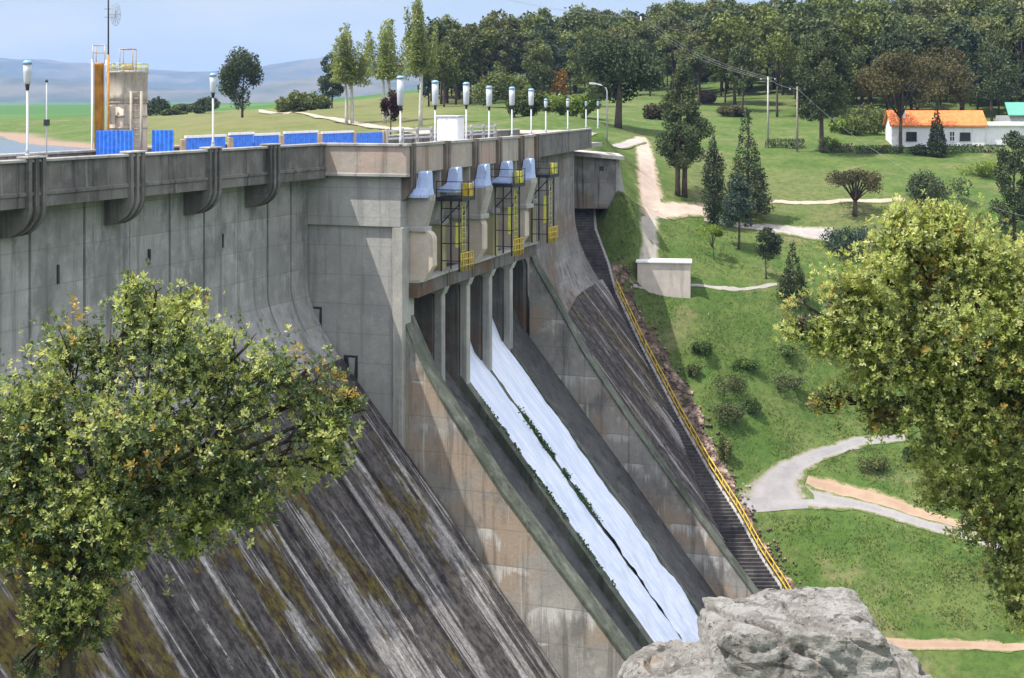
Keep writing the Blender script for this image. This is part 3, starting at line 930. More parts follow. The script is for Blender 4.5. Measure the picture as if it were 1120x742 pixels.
for i, u in enumerate(UB[1:5]):
    hgt_ = (0.9, 0.8, 0.35, 0.45)[i]
    w_ = (0.3, 0.35, 0.18, 0.2)[i]
    tops = [(0.6, -12.9 + hgt_), (1.6, -14.4 + hgt_)] + [(2.4 + k * 2.1, S(2.4 + k * 2.1) + (hgt_ if i != 2 else hgt_ * max(0.3, 1 - k / 9.0))) for k in range(9)]
    dpart(wall_along(tops, u - w_, u + w_, 0.6), 'divider_wall', M['divider'] if i != 1 else M['divider'])

# water on bays 3 and 4
def water_sheet(u0, u1, seed):
    prof = chute_prof(0.16)[3:]
    vs, fs = [], []
    line = subdiv_line([Vector((x, 0, z)) for x, z in prof], 150)
    m = 30
    for i, p in enumerate(line):
        for j in range(m + 1):
            t = i / len(line)
            g = min(1.0, max(0.0, (t - 0.62) / 0.3))
            ua, ub = (u0, u1 + (92.32 - u1) * g) if seed == 1 else (u0 + (92.08 - u0) * g, u1)
            ua += 0.06 * mnoise.noise((p.x * 2.0, seed, 1)); ub += 0.06 * mnoise.noise((p.x * 2.0, seed, 5)) * (1 - g if seed == 1 else 1)
            u = ua + (ub - ua) * j / m
            a = mnoise.noise((p.x * 1.1, u * 2.3, seed)) * 0.07 + mnoise.noise((p.x * 3.0, u * 5, seed)) * 0.04
            a *= 0.35 + 2.2 * t
            vs.append((p.x + a * 0.78 * 1.2, u, p.z + a * 1.2 * 0.62))
    for i in range(len(line) - 1):
        for j in range(m):
            q = i * (m + 1) + j
            fs.append((q, q + 1, q + m + 2, q + m + 1))
    o = link('spillway_water', np_mesh('spillway_water', np.array(vs), np.array(fs), smooth=True), M['foam'])
    o.location = (*W(0, 0)[:2], 0); o.rotation_euler = (0, 0, -TH)
    tag(o, kind='structure')
water_sheet(87.95, 91.98, 1)
water_sheet(92.42, 96.75, 9)

# bay openings: gate, lintel, back
for i in range(5):
    u0, u1 = UB[i] + 0.6, UB[i + 1] - 0.6
    mb = MB()
    arc = [(-0.9 + 0.9 * math.cos(a) * 1.0, -9.5 + 2.6 * math.sin(a)) for a in np.linspace(-0.75, 0.9, 9)]
    pr = arc + [(x - 0.15, z) for x, z in reversed(arc)]
    mb.prism_y(pr, u0, u1)
    g = dpart(mb, 'sluice_gate', M['rust'] if i == 1 else M['gate'])
    for uu in (u0 + 0.5, u1 - 0.5):
        mb = MB()
        mb.tube([(0.0, uu, -9.3), (2.0, uu, -8.2)], 0.12, 6)
        mb.tube([(-0.1, uu, -10.9), (2.0, uu, -8.2)], 0.12, 6)
        mb.build('gate_arm', M['gate'], g)
mb = MB(); mb.box(-7.4, -1.2, 78.3, 101.7, -7.6, -3.95)
dpart(mb, 'headwall', M['chute'])
mb = MB(); mb.box(-7.4, -3.4, 78.3, 101.7, -46, -7.6)
dpart(mb, 'spillway_core', M['chute'])

# piers with hoods
BR = [(77.3, 5.0), (82.8, 4.45), (87.5, 4.1), (92.2, 3.7), (97.0, 3.3), (101.8, 3.1)]
for i, u in enumerate(UB):
    d = DVR[i]
    wdt = 0.55
    front = d + 0.95
    odd = i % 2 == 0
    if odd:
        front = d + (1.15, 0, 0.7, 0, 0.5)[i]
        up = [(-1.2, -4.0), (d - 0.1, -4.0), (d - 0.1, -5.15), (d + 1.0, -5.15), (d + 1.0, -5.45), (d + 0.6, -6.9), (-1.2, -6.9)]
        low = [(-2.5, -7.1)] + [(front - 0.5 + 0.5 * math.sin(a), -7.6 + 0.5 * math.cos(a)) for a in np.linspace(0, math.pi / 2, 7)] + [(front, -9.0), (front - 0.6, -9.9), (d - 1.5, -9.9), (d - 1.5, -19.0), (-2.5, -14.2)]
    else:
        up = [(-1.2, -4.0), (d - 0.1, -4.0), (d - 0.1, -5.4), (d - 0.4, -6.9), (-1.2, -6.9)]
        low = [(-2.5, -7.1), (d - 0.1, -7.1), (d - 0.1, -9.9), (d - 1.5, -9.9), (d - 1.5, -19.0), (-2.5, -14.2)]
    b0 = 0.2 if i == 0 else wdt
    mb = MB(); mb.prism_y(up, u - b0, u + wdt)
    pier = dpart(mb, 'pier', M['pier'])
    mb = MB()
    mb.prism_y(low, (u - 0.15) if i == 0 else (u - 0.42), u + 0.42)
    cut = [q for q in low if q[1] > -9.95]
    nd = BR[i][1] - 0.78
    nose = [(-2.5, -9.952), (nd - 0.5, -9.952), (nd, -11.5), (nd, -19.5), (-2.5, -14.2)]
    mb = MB(); mb.prism_y(cut[:-1] + [(-2.5, -9.9)], (u - 0.15) if i == 0 else (u - 0.42), u + 0.42)
    mb.build('pier_base', M['pier_cream'] if odd else M['pier_yellow'], pier)
    if i:
        mb = MB(); mb.prism_y(nose, u - 0.42, u + 0.42)
        mb.build('pier_nose', M['block_dark'], pier)
    mb = MB(); mb.bbox(-1.2, (d + 0.75) if odd else (d - 0.05), u - b0 - 0.1, u + wdt + 0.1, -7.14, -6.88, 0.04)
    mb.build('pier_ledge', M['block'], pier)
    if i < 5:
        # hood: narrow box flaring to a wide skirt
        c = d + 0.42
        rings = []
        for z, hx, hy, sx in ((-5.28, 0.58, 0.58, 0), (-5.14, 0.58, 0.58, 0), (-4.98, 0.46, 0.50, 0.03), (-4.76, 0.33, 0.40, 0.1), (-4.35, 0.30, 0.36, 0.14), (-3.95, 0.27, 0.33, 0.16), (-3.85, 0.2, 0.26, 0.16)):
            rings.append([(c + 0.5 - 2 * hx, u - hy, z), (c + 0.5 + 0 * hx, u - hy, z), (c + 0.5 + 0 * hx, u + hy, z), (c + 0.5 - 2 * hx, u + hy, z)])
        mb = MB(); mb.loft(rings)
        mb.build('hood', M['hood_blue'], pier)

# road bridge over the bays: panels and ribs
mb = MB()
for i in range(5):
    d0, d1 = DVR[i], DVR[i + 1]
    a, b = UB[i], UB[i + 1]
    if i == 0: a = 77.0
    mb.hexa([(-1.3, a, -3.95), (d0 - 0.3, a, -3.95), (d1 - 0.3, b, -3.95), (-1.3, b, -3.95), (-1.3, a, -3.62), (d0 - 0.3, a, -3.62), (d1 - 0.3, b, -3.62), (-1.3, b, -3.62)])
dpart(mb, 'bridge_deck', M['deck'])
for i in range(5):
    d0, d1 = DVR[i], DVR[i + 1]
    a, b = UB[i] + 0.3, UB[i + 1] - 0.3
    if i == 0: a = 76.65
    def at(u, o): return d0 + (d1 - d0) * (u - UB[i]) / (UB[i + 1] - UB[i]) + o
    mb = MB()
    mb.hexa([(at(a, -0.3), a, -3.98), (at(a, 0), a, -3.98), (at(b, 0), b, -3.98), (at(b, -0.3), b, -3.98),
             (at(a, -0.3), a, TOP + 0.05), (at(a, 0), a, TOP + 0.05), (at(b, 0), b, TOP + 0.05), (at(b, -0.3), b, TOP + 0.05)])
    pp = dpart(mb, 'parapet', M['stone_panel'])
    mb = MB()
    mb.hexa([(at(a, -0.38), a, TOP + 0.052), (at(a, 0.1), a, TOP + 0.052), (at(b, 0.1), b, TOP + 0.052), (at(b, -0.38), b, TOP + 0.052),
             (at(a, -0.38), a, TOP + 0.2), (at(a, 0.1), a, TOP + 0.2), (at(b, 0.1), b, TOP + 0.2), (at(b, -0.38), b, TOP + 0.2)])
    mb.build('coping', M['coping'], pp)
for i, u in enumerate(UB):
    d = DVR[i]
    pr = [(d - 0.4, TOP + 0.22), (d + 0.22, TOP + 0.22), (d + 0.22, -4.4)]
    pr += [(d - 0.55 + 0.77 * math.cos(t * math.pi / 12), -4.4 - 1.1 * math.sin(t * math.pi / 12)) for t in range(1, 7)]
    pr += [(d - 0.6, -4.0), (d - 0.4, -3.9)]
    mb = MB()
    uu = u if i else 77.0
    mb.prism_y(pr, uu - 0.34, uu - 0.06); mb.prism_y(pr, uu + 0.06, uu + 0.34)
    mb.prism_y([(x - 0.06, z - 0.02) for x, z in pr], uu - 0.06, uu + 0.06)
    dpart(mb, 'bracket', M['rib'])

# service bridge on columns in front of the piers
BR_ = [(77.3, 5.0), (82.8, 4.45), (87.5, 4.1), (92.2, 3.7), (97.0, 3.3), (101.8, 3.1)]
for i in range(5):
    (a, d0), (b, d1) = BR[i], BR[i + 1]
    b2 = b - 0.12
    mb = MB()
    mb.hexa([(d0 - 1.3, a, -10.75), (d0, a, -10.75), (d1, b2, -10.75), (d1 - 1.3, b2, -10.75), (d0 - 1.3, a, -9.95), (d0, a, -9.95), (d1, b2, -9.95), (d1 - 1.3, b2, -9.95)])
    sb = dpart(mb, 'service_bridge', M['block_dark'])
    mb = MB()
    mb.hexa([(d0 - 0.5, a + 0.1, -9.95), (d0 + 0.12, a + 0.1, -9.95), (d1 + 0.12, b2, -9.95), (d1 - 0.5, b2, -9.95), (d0 - 0.5, a + 0.1, -9.8), (d0 + 0.12, a + 0.1, -9.8), (d1 + 0.12, b2, -9.8), (d1 - 0.5, b2, -9.8)])
    mb.build('bridge_kerb', M['coping'], sb)
for i in range(1, 5):
    u, d = BR[i]
    mb = MB(); mb.bbox(d - 0.75, d - 0.25, u - 0.28, u + 0.28, S(d - 0.5) - 0.4, -10.7, 0.05)
    c = dpart(mb, 'column', M['coping'])
    mb = MB(); mb.hexa([(d - 0.8, u - 0.33, -11.2), (d - 0.2, u - 0.33, -11.2), (d - 0.2, u + 0.33, -11.2), (d - 0.8, u + 0.33, -11.2),
                        (d - 1.1, u - 0.33, -10.752), (d + 0.0, u - 0.33, -10.752), (d + 0.0, u + 0.33, -10.752), (d - 1.1, u + 0.33, -10.752)])
    mb.build('column_head', M['bridge'], c)

# steel access towers between the piers
def tower(uc, d, zt, zb, yellow_low=True):
    mb = MB()
    for du in (-0.7, 0.7):
        for dd in (-0.55, 0.55):
            mb.tube([(d + dd, uc + du, zb), (d + dd, uc + du, zt)], 0.05, 6)
    for z in np.arange(zb + 0.6, zt, 1.0):
        mb.tube([(d + 0.55, uc - 0.7, z), (d + 0.55, uc + 0.7, z)], 0.03, 5)
        mb.tube([(d - 0.55, uc - 0.7, z), (d + 0.55, uc - 0.7, z)], 0.03, 5)
    mb.tube([(d + 0.55, uc - 0.7, zt - 1.3), (d + 0.55, uc + 0.7, zt - 0.2)], 0.04, 5)
    mb.tube([(d - 0.55, uc - 0.7, zt - 1.3), (d + 0.55, uc - 0.7, zt - 0.2)], 0.04, 5)
    t = dpart(mb, 'access_tower', M['steel_dark'])
    mb = MB(); mb.box(d - 0.8, d + 0.85, uc - 1.0, uc + 1.0, zt, zt + 0.22)
    mb.build('platform', M['steel_dark'], t)
    mb = MB()
    for q in ((d + 0.82, uc - 0.97), (d + 0.82, uc), (d + 0.82, uc + 0.97), (d - 0.75, uc - 0.97)):
        mb.tube([(q[0], q[1], zt + 0.2), (q[0], q[1], zt + 1.15)], 0.03, 5)
    for z in (zt + 0.65, zt + 1.12):
        mb.tube([(d + 0.82, uc - 0.97, z), (d + 0.82, uc + 0.97, z)], 0.025, 5)
        mb.tube([(d - 0.75, uc - 0.97, z), (d + 0.82, uc - 0.97, z)], 0.025, 5)
    mb.build('railing', M['steel_dark'], t)
    mb = MB(); mb.box(d + 0.3, d + 0.74, uc + 0.4, uc + 0.9, zt + 0.225, zt + 0.95)
    mb.build('control_box', M['yellow'] if yellow_low else M['lime'], t)
    mb = MB()
    for q in (-0.25, 0.25):
        mb.tube([(d + 0.62, uc + q - 0.2, zb), (d + 0.62, uc + q - 0.2, zt)], 0.03, 5)
    for z in np.arange(zb + 0.2, zt, 0.33):
        mb.tube([(d + 0.62, uc - 0.45, z), (d + 0.62, uc + 0.05, z)], 0.022, 5)
    mb.build('ladder', M['lime'], t)
    mb = MB(); mb.box(d + 0.1, d + 0.12, uc - 0.2, uc + 0.55, zb + 1.3, zt - 1.3)
    mb.build('ladder_screen', M['lime'], t)
    mb = MB()
    for q in np.linspace(-0.9, 0.9, 7):
        mb.tube([(d + 0.75, uc + q, zb), (d + 0.75, uc + q, zb + 1.05)], 0.035, 5)
    for z in (zb + 0.35, zb + 0.7, zb + 1.05):
        mb.tube([(d + 0.75, uc - 0.9, z), (d + 0.75, uc + 0.9, z)], 0.035, 5)
    mb.build('guard_rail', M['yellow'], t)
tower(82.6, 5.0, -5.75, -9.78)
tower(92.0, 4.65, -5.45, -9.78, False)
tower(101.3, 3.75, -5.3, -9.78, False)

# far section
def lerp(a, b, t): return a + (b - a) * t
fu = np.linspace(102.6, 122.2, 12)
def far_face_dv(u): return lerp(2.0, -0.9, (u - 101.7) / 20.5)
rows = []
for u in fu:
    v = far_face_dv(u)
    pr = [(-7.4, -3.75), (v, -3.75), (v, -7), (v, -9.0)]
    xt = max(v + 1.8, 1.8)
    p0, p1, p2 = Vector((v, -9.0)), Vector((v, S(v) - 0.1)), Vector((xt, S(xt)))
    for t in (0.2, 0.4, 0.6, 0.8, 1.0):
        q = p0 * (1 - t) ** 2 + p1 * 2 * t * (1 - t) + p2 * t * t
        pr.append((q.x, q.y))
    rows.append([(x, u, z) for x, z in pr + [(-7.4, S(xt))]])
mb = MB(); mb.loft(rows)
dpart(mb, 'upper_wall', M['wall_far'])
rows = []
for u in np.linspace(102.6, 126, 30):
    v = far_face_dv(u)
    xt = max(v + 1.8, 1.8) - 0.5
    rows.append([(x, u, z) for x, z in [(-2, -16)] + [(xt + k * (22.0 - xt) / 8, S(xt + k * (22.0 - xt) / 8) + 0.05) for k in range(9)] + [(22, -46), (-2, -46)]])
mb = MB(); mb.loft(rows)
dpart(mb, 'downstream_face', M['slope_far'])
a, b = 101.7 + 0.32, 125.2
d0, d1 = 3.0, -0.3
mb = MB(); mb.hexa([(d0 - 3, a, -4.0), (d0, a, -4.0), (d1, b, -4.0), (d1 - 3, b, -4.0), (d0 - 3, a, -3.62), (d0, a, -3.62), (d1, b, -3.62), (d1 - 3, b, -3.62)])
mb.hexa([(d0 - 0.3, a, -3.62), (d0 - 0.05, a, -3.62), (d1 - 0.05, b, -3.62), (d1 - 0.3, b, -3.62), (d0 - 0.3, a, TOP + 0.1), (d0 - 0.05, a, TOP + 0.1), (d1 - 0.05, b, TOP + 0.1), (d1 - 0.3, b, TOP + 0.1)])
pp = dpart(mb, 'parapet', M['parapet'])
mb = MB(); mb.hexa([(d0 - 0.36, a, TOP + 0.1), (d0 + 0.04, a, TOP + 0.1), (d1 + 0.04, b, TOP + 0.1), (d1 - 0.36, b, TOP + 0.1), (d0 - 0.36, a, TOP + 0.22), (d0 + 0.04, a, TOP + 0.22), (d1 + 0.04, b, TOP + 0.22), (d1 - 0.36, b, TOP + 0.22)])
mb.build('coping', M['coping'], pp)

# abutment house at the far end of the crest
pa, pb = P(638, 165, 131), P(672, 171, 134)
ah = thing('abutment_house', 'small grey concrete house with flat overhanging roof at the far end of the dam', 'building', ((pa.x + pb.x) / 2, 133.8, -8.6))
mb = MB(); mb.bbox(-2.7, 1.45, -1.6, 6, -0.6, 3.95, 0.05)
mb.build('wall', M['wall_far'], ah)
mb = MB(); mb.hexa([(-2.8, -2.0, 3.952), (2.1, -2.0, 3.55), (2.1, 6.2, 3.55), (-2.8, 6.2, 3.952), (-2.8, -2.0, 4.25), (2.1, -2.0, 3.85), (2.1, 6.2, 3.85), (-2.8, 6.2, 4.25)])
mb.build('roof', M['coping'], ah)
mb = MB(); mb.box(0.0, 0.4, -1.62, -1.5, 2.6, 3.0)
mb.build('window', M['glass'], ah)
mb = MB(); mb.loft([[(1.45, y, 3.6), (1.7, y, 3.6), (1.95, y, 2.0), (2.3, y, 0), (1.45, y, 0)] for y in (-1.5, 0.5)])
mb.build('buttress', M['coping'], ah)

# ------------------------------------------------------------------ stairs
st_base = STAIR[-1]
stairs = thing('staircase', 'long concrete staircase down the valley side along the foot of the dam', 'staircase', st_base)
line = subdiv_line(STAIR, 132)
mb = MB()
SW = 2.1
for a, b in zip(line, line[1:]):
    a2, b2 = a - st_base, b - st_base
    SW = 2.1 + 1.5 * min(1, max(0, (a.z + 28) / 12))
    zt = a2.z
    mb.hexa([(a2.x - SW, a2.y, zt - 0.9), (b2.x - SW, b2.y - 0.03, zt - 0.9), (b2.x, b2.y - 0.03, zt - 0.9), (a2.x, a2.y, zt - 0.9),
             (a2.x - SW, a2.y, zt), (b2.x - SW, b2.y - 0.03, zt), (b2.x, b2.y - 0.03, zt), (a2.x, a2.y, zt)])
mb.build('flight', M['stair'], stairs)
# landing by the road
k = 100
mb = MB()
for side, w_ in ((0.02, 0.22), (-0.24, -0.02)):
    rr = []
    for p in line:
        q = p - st_base
        if side < 0: q.x -= 2.1 + 1.5 * min(1, max(0, (p.z + 28) / 12))
        rr.append([(q.x + side, q.y, q.z - 0.8), (q.x + w_, q.y, q.z - 0.8), (q.x + w_, q.y, q.z + 0.14), (q.x + side, q.y, q.z + 0.14)])
    mb.loft(rr)
    mb.build('kerb', M['block'], stairs)
    mb = MB()
mb = MB()
rail = subdiv_line(STAIR[4:], 60)
for h in (0.5, 1.0):
    mb.tube([p - st_base + Vector((0.12, 0, h + 0.1)) for p in rail], 0.045, 6)
for p in rail[::2]:
    q = p - st_base + Vector((0.12, 0, 0))
    mb.tube([q + Vector((0, 0, 0.1)), q + Vector((0, 0, 1.1))], 0.035, 5)
mb.build('handrail', M['yellow'], stairs)

# ------------------------------------------------------------------ lamps on the crest
def lamp_post(px, ytop, dv, zb, label, hw=0.19, hh=1.25, scale=1.0):
    u = u_at(px, dv)
    p = W(u, dv, zb)
    H = (HY - ytop) / F * p.y - zb
    t = thing('lamp_post', label, 'lamp post', p, 0, 'lamp posts along the dam crest')
    hh = hh * scale
    mb = MB(); mb.lathe([(0.075, 0), (0.07, 0.3), (0.05, 0.32), (0.05, H - hh)], n=10)
    mb.build('post', M['grey_paint'], t)
    mb = MB(); mb.lathe([(0.1, 0), (0.1, 0.08), (0.08, 0.1)], n=10); mb.build('base_plate', M['grey_paint'], t)
    mb = MB(); mb.lathe([(0.06, H - hh - 0.25), (0.09, H - hh - 0.05), (0.09, H - hh)], n=12); mb.build('collar', M['steel_dark'], t)
    mb = MB(); mb.lathe([(hw * 0.7, H - hh), (hw * 0.9, H - hh + 0.08), (hw, H - hh * 0.5), (hw, H - 0.16)], n=16); mb.build('lamp_shade', M['lamp_white'], t)
    mb = MB(); mb.lathe([(hw * 1.15, H - 0.16), (hw * 1.1, H - 0.08), (hw * 0.6, H)], n=16); mb.build('cap', M['lamp_cap'], t)
lamp_post(30, 66, -0.15, TOP + 0.33, 'white cylinder lamp post on the near parapet, to the left of the silo', 0.16, 0.95)
lamp_post(233, 80, -0.15, TOP + 0.33, 'white cylinder lamp post on the grey parapet between silo and round tree', 0.16, 0.95)
def pdv(px):
    # downstream offset of the spillway parapet at column px
    pts = [(438, 4.7), (450, 4.7), (487, 4.3), (518, 4.2), (544, 3.9), (568, 3.65), (585, 3.05), (657, -0.3)]
    return float(np.interp(px, [a for a, _ in pts], [b for _, b in pts]))
for px, yt, lab, sc in ((438, 83, 'lamp post with the largest white head, at the near corner of the spillway', 1.25),
                    (476, 88, 'lamp post just to the left of the white cabinet above the spillway', 1.1),
                    (510, 90, 'lamp post just to the right of the white cabinet above the spillway', 1.05),
                    (535, 94, 'lamp post above the third spillway panel, second past the white cabinet', 1.0),
                    (560, 95, 'lamp post above the fourth spillway panel, third past the white cabinet', 0.95),
                    (581, 97, 'lamp post where the spillway panels end and the plain far parapet begins', 0.9),
                    (597, 108, 'short lamp post near the start of the plain far parapet', 0.5),
                    (621, 108, 'short lamp post at the middle of the plain far parapet', 0.5),
                    (641, 111, 'thin lamp post on the far parapet, next to last before its end', 0.3),
                    (654, 111, 'thin lamp post at the far end of the dam parapet', 0.3)):
    lamp_post(px, yt, pdv(px) - 0.15, TOP + 0.15, lab, 0.19 * min(1, sc + 0.15) if sc > 0.4 else 0.1, 1.3 * sc)

# thin antenna pole
p = W(u_at(51, -6.9), -6.9, -3.6)
t = thing('pole', 'thin grey instrument pole on the crest beside the leftmost lamp post', 'pole', p)
mb = MB(); mb.lathe([(0.035, 0), (0.03, (HY - 88) / F * p.y + 3.6)], n=8); mb.build('post', M['grey_paint'], t)
mb = MB(); mb.box(-0.12, 0.12, -0.1, 0.1, 2.4, 2.7); mb.build('instrument_box', M['steel_dark'], t)
mb = MB(); mb.lathe([(0.0, 4.42), (0.09, 4.5), (0.0, 4.62)], n=8); mb.build('sensor', M['steel_dark'], t)

# curved street lamp by the far end
q = on(664, 140)
q = P(664, 133, 150); q.z = gz(q.x, q.y)
t = thing('street_lamp', 'grey street lamp with a curved arm beside the white fence', 'street lamp', q)
Ht = (HY - 100) / F * q.y - q.z
s_ = q.y / F
mb = MB(); mb.tube([(0, 0, 0), (0, 0, Ht), (-1.5 * s_, 0, Ht + 3.5 * s_), (-6 * s_, 0, Ht + 6.5 * s_), (-13 * s_, 0, Ht + 8.5 * s_)], 0.07, 8, r1=0.05); mb.build('post', M['grey_paint'], t)
mb = MB(); mb.hexa([(-20 * s_, -0.12, Ht + 8.2 * s_), (-12 * s_, -0.12, Ht + 7.2 * s_), (-12 * s_, 0.12, Ht + 7.2 * s_), (-20 * s_, 0.12, Ht + 8.2 * s_),
                    (-19 * s_, -0.1, Ht + 10 * s_), (-12 * s_, -0.1, Ht + 9.2 * s_), (-12 * s_, 0.1, Ht + 9.2 * s_), (-19 * s_, 0.1, Ht + 10 * s_)]); mb.build('lamp_head', M['lamp_white'], t)
# white fence beside it
f0, f1 = P(656, 140, 141), P(675, 150, 137)
f0.z = gz(f0.x, f0.y); f1.z = gz(f1.x, f1.y)
t = thing('fence', 'white slatted fence at the far end of the dam under the street lamp', 'fence', f0)
d = f1 - f0
for k in range(7):
    c = d * (k / 6.0)
    mb = MB(); mb.bbox(c.x - 0.13, c.x + 0.13, c.y - 0.04, c.y + 0.04, c.z - 0.2, c.z + 1.5, 0.02); mb.build('slat', M['white'], t)
mb = MB()
for z in (0.5, 1.2):
    mb.hexa([(0, 0.05, z), (d.x, d.y + 0.05, d.z + z), (d.x, d.y + 0.1, d.z + z), (0, 0.1, z), (0, 0.05, z + 0.1), (d.x, d.y + 0.05, d.z + z + 0.1), (d.x, d.y + 0.1, d.z + z + 0.1), (0, 0.1, z + 0.1)])
mb.build('rail', M['white'], t)

# white cabinet on the crest
p = W(u_at(493, -3.0), -3.0, -3.6)
t = thing('cabinet', 'white metal cabinet on the crest above the spillway', 'cabinet', p, -TH)
Hc = (HY - 128) / F * p.y + 3.6
mb = MB(); mb.bbox(-0.8, 0.8, -0.6, 0.6, 0, Hc, 0.04); mb.build('body', M['white'], t)
mb = MB(); mb.bbox(-0.88, 0.88, -0.68, 0.68, Hc + 0.002, Hc + 0.1, 0.03); mb.build('lid', M['grey_paint'], t)
mb = MB(); mb.box(-0.7, -0.05, -0.625, -0.6, 0.15, Hc - 0.12); mb.box(0.05, 0.7, -0.625, -0.6, 0.15, Hc - 0.12); mb.build('door', M['white'], t)

# upstream railing over the spillway
t = thing('railing', 'grey post and rail barrier along the upstream side of the spillway crest', 'railing', W(104, -6.6, -3.6), -TH)
for k in range(9):
    mb = MB(); mb.bbox(-0.1, 0.1, -6 + k * 2.6 - 0.1, -6 + k * 2.6 + 0.1, 0, 1.65, 0.02); mb.build('post', M['coping'], t)
mb = MB()
for z in (0.85, 1.4): mb.box(-0.05, 0.05, -5.9, 14.7, z, z + 0.14)
mb.build('rail', M['grey_paint'], t)

# ------------------------------------------------------------------ blue barrier and silo
t = thing('barrier', 'low blue sheet barrier with tan posts along the crest', 'barrier', W(80, -6.8, -3.6), -TH)
o_ = W(80, -6.8, -3.6)
def bar_y(px): return u_at(px, -6.8) - 80
for a, b, zt, wt in ((203, 246, -1.84, 1), (251, 277, -1.77, 1), (278, 305, -1.87, 1), (311, 347, -1.82, 1), (352, 386, -1.92, 1), (389, 418, -1.97, 0)):
    y0, y1 = bar_y(a), bar_y(b)
    mb = MB()
    n = int((y1 - y0) / 0.16)
    pr = [(0.03 * (k % 2), y0 + (y1 - y0) * k / n) for k in range(n + 1)]
    vs = [(x, y, 0.1) for x, y in pr] + [(x, y, zt + 3.38) for x, y in pr] + [(x - 0.03, y, 0.1) for x, y in pr] + [(x - 0.03, y, zt + 3.38) for x, y in pr]
    m = n + 1
    fs = []
    for k in range(n):
        fs += [(k, k + 1, m + k + 1, m + k), (2 * m + k + 1, 2 * m + k, 3 * m + k, 3 * m + k + 1), (m + k, m + k + 1, 3 * m + k + 1, 3 * m + k)]
    mb.add(vs, fs)
    o = mb.build('panel', M['blue'], t)
    if wt:
        mb = MB(); mb.box(-0.05, 0.08, y0 - 0.05, y1 + 0.05, zt + 3.382, zt + 3.52); mb.build('top_rail', M['white'], o)
for a in (200, 252, 308, 350, 387, 420):
    y = bar_y(a)
    mb = MB(); mb.bbox(-0.1, 0.1, y - 0.2, y + 0.2, 0, 1.5, 0.03); mb.build('post', M['tan'], t)

SY = 78.0
def sx(px): return (px - 140) / F * SY
def sz(py): return (HY - py) / F * SY + 7.0
sp_ = P(140, HY, SY); sp_.z = -7.0
t = thing('silo', 'tall grey cement silo with an orange pipe standing behind the near parapet', 'silo', sp_)
mb = MB(); mb.lathe([(0.95, 0), (0.95, sz(138)), (0.93, sz(112))], n=28); mb.build('lower_tank', M['silo_pale'], t)
mb = MB(); mb.lathe([(0.99, sz(112)), (1.0, sz(104)), (0.97, sz(103)), (0.97, sz(81)), (1.02, sz(80)), (1.02, sz(78.5)), (0.2, sz(77))], n=28); mb.build('upper_tank', M['silo'], t)
mb = MB()
for z in (sz(112), sz(127), sz(140)): mb.lathe([(0.98, z - 0.04), (1.0, z - 0.02), (1.0, z + 0.02), (0.98, z + 0.04)], n=28)
mb.build('band', M['silo'], t)
mb = MB()
for k in range(20):
    a = 2 * math.pi * k / 20
    mb.tube([(math.cos(a) * 0.98, math.sin(a) * 0.98, sz(79)), (math.cos(a) * 0.98, math.sin(a) * 0.98, sz(70))], 0.02, 5)
for z in (sz(70), sz(74.5)):
    mb.tube([(math.cos(2 * math.pi * k / 24) * 0.98, math.sin(2 * math.pi * k / 24) * 0.98, z) for k in range(25)], 0.022, 5)
mb.build('railing', M['lime'], t)
mb = MB(); mb.lathe([(0.3, sz(78)), (0.3, sz(72)), (0.28, sz(71))], sx(140), 0, 14); mb.build('hatch', M['silo_pale'], t)
mb = MB()
for x in (133, 147):
    for y in (-0.35, 0.35): mb.tube([(sx(x), y, sz(78)), (sx(x), y, sz(54))], 0.025, 5)
for y in (-0.35, 0.35): mb.tube([(sx(133), y, sz(54)), (sx(147), y, sz(54))], 0.025, 5)
for x in (133, 147): mb.tube([(sx(x), -0.35, sz(54)), (sx(x), 0.35, sz(54))], 0.025, 5)
mb.build('hatch_frame', M['tan'], t)
mb = MB(); mb.lathe([(0.235, 0), (0.235, sz(72)), (0.26, sz(71.5)), (0.26, sz(69))], sx(109.5), -0.2, 14); mb.build('orange_pipe', M['orange_pipe'], t)
mb = MB(); mb.lathe([(0.05, 0), (0.05, sz(65))], sx(102), -0.2, 10); mb.lathe([(0.05, 0), (0.05, sz(66))], sx(117), -0.2, 10); mb.build('white_pipe', M['white'], t)
mb = MB()
for x in (104, 117):
    for y in (-0.4, 0.2): mb.tube([(sx(x), y, sz(70)), (sx(x), y, sz(50))], 0.025, 5)
for z in (50, 58): mb.tube([(sx(104), -0.4, sz(z)), (sx(117), -0.4, sz(z)), (sx(117), 0.2, sz(z)), (sx(104), 0.2, sz(z)), (sx(104), -0.4, sz(z))], 0.02, 5)
mb.build('cage', M['silo_pale'], t)
mb = MB()
for x in (128, 145):
    mb.box(sx(x) - 0.16, sx(x) + 0.16, -0.99, -0.93, sz(136), sz(116))
mb.build('hatch_panel', M['silo'], t)
mb = MB()
for x in (149, 160): mb.tube([(sx(x), -1.05, 3), (sx(x), -1.05, sz(100))], 0.07, 8)
for z in np.arange(3.2, sz(100), 0.3): mb.tube([(sx(149), -1.05, z), (sx(160), -1.05, z)], 0.025, 5)
mb.build('ladder', M['silo'], t)

